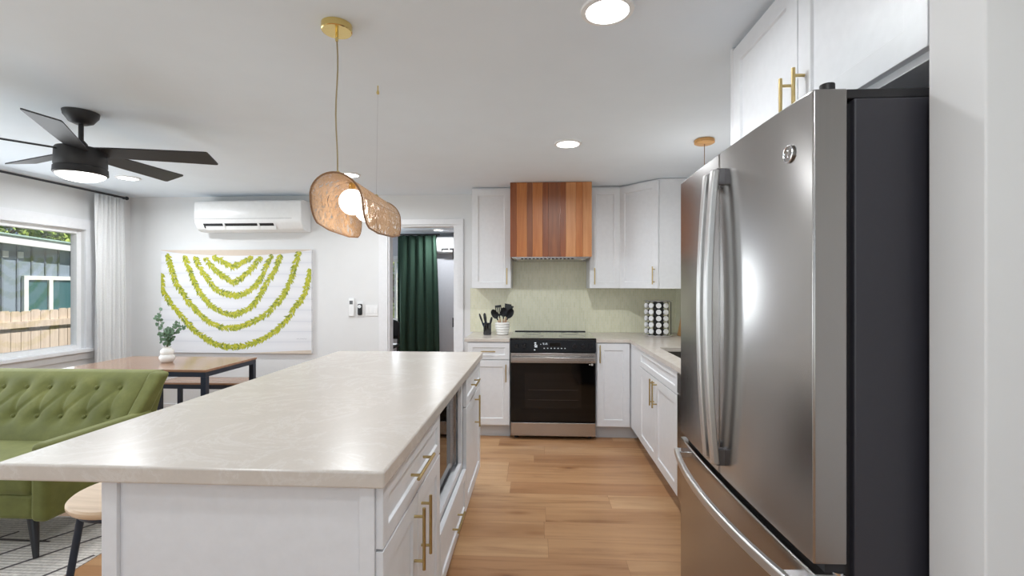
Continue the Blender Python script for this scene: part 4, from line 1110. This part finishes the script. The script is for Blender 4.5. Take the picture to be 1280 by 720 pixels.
# tufted back : grid over (u across, v up) leaning back
rows_b = []
sp = .155
bu = [(-2.66-.152*k, .735) for k in range(7)]+[(-2.64-.152*k, .575) for k in range(7)]
bmg = B(); NU, NV = 150, 60; bl, br_ = sx0+.11, -2.508
def back_pt(u, v):
    x = bl+(br_-bl)*u; z = .40+.425*v
    y = 2.68+(z-.42)*.62
    d = 0
    for (qx_, qz_) in bu:
        r2 = ((x-qx_)**2+(z-qz_)**2); d += .030*math.exp(-r2/(2*.028**2))
        # soft folds running down towards the next row
        for sg in (-1, 1):
            dx_, dz_ = (.02 if sg > 0 else -.132), -.16
            if qz_ < .65: continue
            ll = dx_*dx_+dz_*dz_; tt = ((x-qx_)*dx_+(z-qz_)*dz_)/ll
            if 0 <= tt <= 1: 
                pd = abs((x-qx_)*dz_-(z-qz_)*dx_)/math.sqrt(ll); d += .009*math.exp(-pd*pd/(2*.009**2))*math.sin(PI*tt)**.5
    puff = .035*(1-abs(2*v-1)**6)*(1-abs(2*u-1)**30)
    y -= puff-d
    flare = (u-.5)*.05*v
    return (x+flare, y, z)
g = [[bmg.verts.new(back_pt(i/NU, j/NV)) for i in range(NU+1)] for j in range(NV+1)]
for j in range(NV):
    for i in range(NU): bmg.faces.new((g[j][i], g[j][i+1], g[j+1][i+1], g[j+1][i]))
# close the cushion behind
bk = [[bmg.verts.new((v.co.x, 2.68+(v.co.z-.42)*.62+.09, v.co.z-(.0))) for v in row] for row in (g[0], g[-1])]
for i in range(NU):
    bmg.faces.new((g[-1][i], g[-1][i+1], bk[1][i+1], bk[1][i])); bmg.faces.new((bk[0][i], bk[0][i+1], g[0][i+1], g[0][i])); bmg.faces.new((bk[1][i], bk[1][i+1], bk[0][i+1], bk[0][i]))
bc = obj('back_cushion', bmg, VELVET, t, ang=60)
for qx_, qz_ in bu:
    bm = B(); u = (qx_-bl)/(br_-bl); v = (qz_-.40)/.425; p = back_pt(u, v)
    sphere(bm, (p[0], p[1]-.004, p[2]), .013, 14, 10, sc=(1, .6, 1)); obj('button', bm, VELVET, bc)
# side wings of the back
for s_, xa in ((1, -2.503), (-1, sx0+.10)):
    w = .075*s_; bm = B()
    y_ = lambda z: 2.68+(z-.42)*.62
    hexa(bm, [(xa-.01*s_, y_(.3)-.05, .30), (xa+w*.75, y_(.3)-.09, .30), (xa-.01*s_, y_(.3)+.08, .30), (xa+w*.75, y_(.3)+.07, .30),
              (xa+.0*s_, y_(.84)-.025, .828), (xa+w*1.15, y_(.84)-.02, .814), (xa, y_(.84)+.09, .826), (xa+w*1.1, y_(.84)+.07, .812)])
    obj('back_wing', bm, VELVET, t, bevel=.022, seg=4, ang=60)
bm = B(); hexa(bm, [(sx0+.08, 2.65, .22), (sx1-.04, 2.65, .22), (sx0+.08, 2.80, .22), (sx1-.04, 2.80, .22), (sx0+.05, 2.76, .812), (sx1-.05, 2.92, .812), (sx0+.05, 3.03, .815), (sx1-.05, 3.03, .815)])
bm.verts.ensure_lookup_table(); bm.verts[4].co.y = 2.99; bm.verts[5].co.y = 2.99
obj('back_frame', bm, VELVET, t, bevel=.02, seg=3)
bm = B(); box(bm, sx0+.095, -2.50, 2.20, 2.78, .335, .455); obj('seat_cushion', bm, VELVET, t, bevel=.04, seg=5, ang=70)
bm = B(); box(bm, sx0+.09, -2.498, 2.215, 2.72, .215, .345); obj('seat_base', bm, VELVET, t, bevel=.025, seg=4, ang=70)
for xa, xb in ((-2.494, sx1), (sx0, sx0+.092)):
    bm = B(); hexa(bm, [(xa, 2.19, .215), (xb, 2.19, .215), (xa, 2.80, .215), (xb, 2.80, .215), (xa, 2.19, .605), (xb, 2.19, .605), (xa, 2.86, .602), (xb, 2.86, .602)])
    obj('armrest', bm, VELVET, t, bevel=.03, seg=5, ang=70)
for x, y, dx, dy in ((-2.575, 2.30, .05, -.045), (sx0+.16, 2.30, -.02, -.045), (-2.575, 2.70, .05, .05), (sx0+.16, 2.70, -.02, .05)):
    bm = B(); tube(bm, [(x-.02, y, .235), (x+dx, y+dy, .0105)], [.027, .012], 14); obj('leg', bm, BLACKP, t)

# rug
t = thing('rug', 'flat woven cream rug with dark diagonal lines under the loveseat', 'rug', (-3.1, 1.6, 0))
rx0, rx1, ry0, ry1 = -4.1, -2.245, .7, 2.68
obj('woven_field', bx(rx0, rx1, ry0, ry1, .0003, .0048), RUG, t, smooth=False)
bm = B()
def line(x0_, y0_, x1_, y1_, w=.008, mi=0):
    a = Vector((x0_, y0_, 0)); b = Vector((x1_, y1_, 0)); d = (b-a).normalized(); s_ = Vector((-d.y, d.x, 0))*w
    hexa(bm, [(*(a-s_).xy, .0049), (*(a+s_).xy, .0049), (*(b-s_).xy, .0049), (*(b+s_).xy, .0049), (*(a-s_).xy, .0056), (*(a+s_).xy, .0056), (*(b-s_).xy, .0056), (*(b+s_).xy, .0056)], mi)
for x0_, y0_, x1_, y1_ in ((-2.9, 2.03, -2.52, 2.66), (-2.72, 1.98, -2.27, 2.66), (-2.46, 1.85, -2.26, 2.3), (-3.5, 2.43, -2.62, 2.41), (-3.9, 1.4, -3.2, 2.6), (-3.6, 1.2, -2.9, 2.5), (-3.0, .75, -2.3, 1.9)): line(x0_, y0_, x1_, y1_)
line(-4.0, 2.10, -2.26, 2.06, .012, 1); line(-4.0, 1.2, -2.26, 1.16, .012, 1)
obj('line_pattern', bm, [RUGL, RUGB], t, smooth=False)

# ------------------------------------------------------------------ stool
scx, scy, sz = -1.435, 1.625, .655
t = thing('counter_stool', 'counter stool with pale round wood seat and black metal legs', 'stool', (scx, scy, 0))
bm = B(); lathe(bm, [(0, -.032), (.165, -.032), (.182, -.026), (.19, -.014), (.19, -.006), (.184, 0), (.12, -.004), (0, -.007)], scx, scy, sz, 56); obj('seat', bm, STOOLW, t)
bm = B(); tube(bm, [(scx+.155*math.cos(2*PI*k/40), scy+.155*math.sin(2*PI*k/40), sz-.041) for k in range(40)], .009, 8, closed=True); obj('seat_ring', bm, NAVY, t)
for a in (-127, -53, 53, 127):
    q = math.radians(a); bm = B(); tube(bm, [(scx+.15*math.cos(q), scy+.15*math.sin(q), sz-.04), (scx+.24*math.cos(q), scy+.24*math.sin(q), .0)], .011, 12); obj('leg', bm, NAVY, t)
bm = B(); tube(bm, [(scx+.213*math.cos(2*PI*k/40), scy+.213*math.sin(2*PI*k/40), .2) for k in range(40)], .008, 8, closed=True); obj('foot_ring', bm, NAVY, t)

# ------------------------------------------------------------------ outside
GZ = -.35
struct('ground', bx(-40, 30, -30, 45, GZ-.1, GZ), plain('yard_grass', srgb(120, 132, 84), .9, noise=.3, nscale=2))
t = thing('neighbor_house', 'blue grey board and batten house beyond the fence', 'house', (-10, 9, GZ))
HXo = -10.0
def rz_(y): return 2.215-(y-7.945)*.051
bm = B(); ys = [-2, 16]
v = [(HXo, ys[0], GZ), (HXo, ys[1], GZ), (HXo, ys[1], rz_(ys[1])), (HXo, ys[0], rz_(ys[0]))]
fa = [bm.verts.new(p) for p in v]; fb = [bm.verts.new((p[0]-6, p[1], p[2])) for p in v]
bm.faces.new(fa); bm.faces.new(fb[::-1])
for k in range(4): q = (k+1) % 4; bm.faces.new((fa[k], fb[k], fb[q], fa[q]))
wl = obj('siding', bm, plain('blue_grey_siding', srgb(134, 149, 164), .8, noise=.04), t, smooth=False)
bm = B(); y = -1.9
while y < 15.9: box(bm, HXo, HXo+.02, y-.015, y+.015, GZ, rz_(y)-.01); y += .262
obj('battens', bm, plain('batten_paint', srgb(116, 128, 140), .8), wl, smooth=False)
bm = B()
for (xa, xb, dz0, dz1) in ((HXo, HXo+.2, -.0, .012),): hexa(bm, [(xa, -2.2, rz_(-2.2)+dz0), (xb, -2.2, rz_(-2.2)+dz0), (xa, 16.2, rz_(16.2)+dz0), (xb, 16.2, rz_(16.2)+dz0), (xa, -2.2, rz_(-2.2)+dz1), (xb, -2.2, rz_(-2.2)+dz1), (xa, 16.2, rz_(16.2)+dz1), (xb, 16.2, rz_(16.2)+dz1)])
hexa(bm, [(HXo+.19, -2.2, rz_(-2.2)-.02), (HXo+.22, -2.2, rz_(-2.2)-.02), (HXo+.19, 16.2, rz_(16.2)-.02), (HXo+.22, 16.2, rz_(16.2)-.02), (HXo+.19, -2.2, rz_(-2.2)+.135), (HXo+.22, -2.2, rz_(-2.2)+.135), (HXo+.19, 16.2, rz_(16.2)+.135), (HXo+.22, 16.2, rz_(16.2)+.135)])
obj('fascia', bm, TRIM, t, smooth=False)
bm = B(); hexa(bm, [(HXo-6.4, -2.3, rz_(-2.3)+.137), (HXo+.25, -2.3, rz_(-2.3)+.137), (HXo-6.4, 16.3, rz_(16.3)+.137), (HXo+.25, 16.3, rz_(16.3)+.137), (HXo-6.4, -2.3, rz_(-2.3)+.165), (HXo+.25, -2.3, rz_(-2.3)+.165), (HXo-6.4, 16.3, rz_(16.3)+.165), (HXo+.25, 16.3, rz_(16.3)+.165)])
obj('roof', bm, plain('pale_green_metal_roof', srgb(176, 204, 196), .5), t, smooth=False)
bm = B()
for a in ((8.66, 8.74, .84, 1.59), (10.0, 10.08, .84, 1.59), (8.74, 10.0, 1.51, 1.59), (8.74, 10.0, .84, .90), (9.13, 9.21, .90, 1.51)): box(bm, HXo, HXo+.06, *a)
nw = obj('window', bm, WHITEP, t, smooth=False)
obj('pane', bx(HXo, HXo+.025, 8.74, 10.0, .90, 1.51), plain('teal_glass', srgb(66, 108, 114), .08), nw, smooth=False)
for y in (8.36, 8.62):
    bm = B(); box(bm, HXo, HXo+.04, y-.05, y+.05, 1.93, 2.05); obj('vent_cover', bm, TRIM, t, smooth=False, bevel=.006)
# fence : every board is a part
t = thing('picket_fence', 'light wood board fence with a horizontal rail outside the window', 'fence', (-6.5, 6, GZ))
rnd = random.Random(5)
bw = .118; y = 2.6; FXo = -6.5; proto = None
for k in range(56):
    zt = 1.075+rnd.uniform(-.01, .01); x = FXo if y > 5.25 else FXo-.25
    bm = B(); w = bw*.47
    yc = y
    pts = [(yc-w, GZ), (yc+w, GZ), (yc+w, zt-.02), (yc+w*.7, zt), (yc-w*.7, zt), (yc-w, zt-.02)]
    a = [bm.verts.new((x, p, q)) for p, q in pts]; b = [bm.verts.new((x+.018, p, q)) for p, q in pts]
    bm.faces.new(a); bm.faces.new(b[::-1])
    for i in range(6): q = (i+1) % 6; bm.faces.new((a[i], a[q], b[q], b[i]))
    obj('board', bm, FENCEW, t, smooth=False); y += bw
bm = B(); box(bm, FXo+.019, FXo+.06, 5.2, 9.3, .86, .94); obj('rail', bm, FENCEW, t, smooth=False)
bm = B(); box(bm, FXo-.23, FXo-.19, 2.6, 5.2, .84, .92); obj('rail', bm, FENCEW, t, smooth=False)
bm = B(); box(bm, FXo-.232, FXo+.05, 5.19, 5.28, GZ, 1.06); obj('post', bm, FENCEW, t, smooth=False)

def tree(x, y, zc, rx_, ry_, rz, n, lab, seed, leaf=.16):
    t = thing('tree', lab, 'tree', (x, y, GZ)); r = random.Random(seed)
    bm = B(); tube(bm, [(x, y, GZ), (x+.1, y, zc*.5), (x-.1, y+.1, zc)], [.16, .12, .06], 10)
    for k in range(6):
        a = 2*PI*k/6; tube(bm, [(x, y, zc*.55), (x+rx_*.5*math.cos(a), y+ry_*.5*math.sin(a), zc+rz*.3)], [.06, .02], 6)
    obj('trunk', bm, BARK, t)
    bm = B()
    for k in range(n):
        while True:
            p = Vector((r.uniform(-1, 1), r.uniform(-1, 1), r.uniform(-1, 1)))
            if p.length < 1 and p.length > .35 and math.sin(p.x*7+1)*math.sin(p.y*6)*math.sin(p.z*8+.5) > -.45: break
        c = Vector((x+p.x*rx_, y+p.y*ry_, zc+p.z*rz)); e = Vector((r.uniform(-1, 1), r.uniform(-1, 1), r.uniform(-1, 1))).normalized(); u, w = frame_of(e)
        s_ = leaf*r.uniform(.5, 1.1)
        bm.faces.new([bm.verts.new(c-e*s_*.5), bm.verts.new(c+u*s_*.22), bm.verts.new(c+e*s_*.5), bm.verts.new(c-u*s_*.22)])
    obj('crown', bm, LEAF, t, smooth=False)
tree(-21.5, 16.5, 3.6, 3.6, 8.0, 3.4, 30000, 'leafy green tree showing above the roof of the grey house', 1, .42)
tree(-3.6, 12.0, 1.7, 2.2, 1.4, 1.8, 5000, 'green tree seen through the bedroom window', 2, .2)
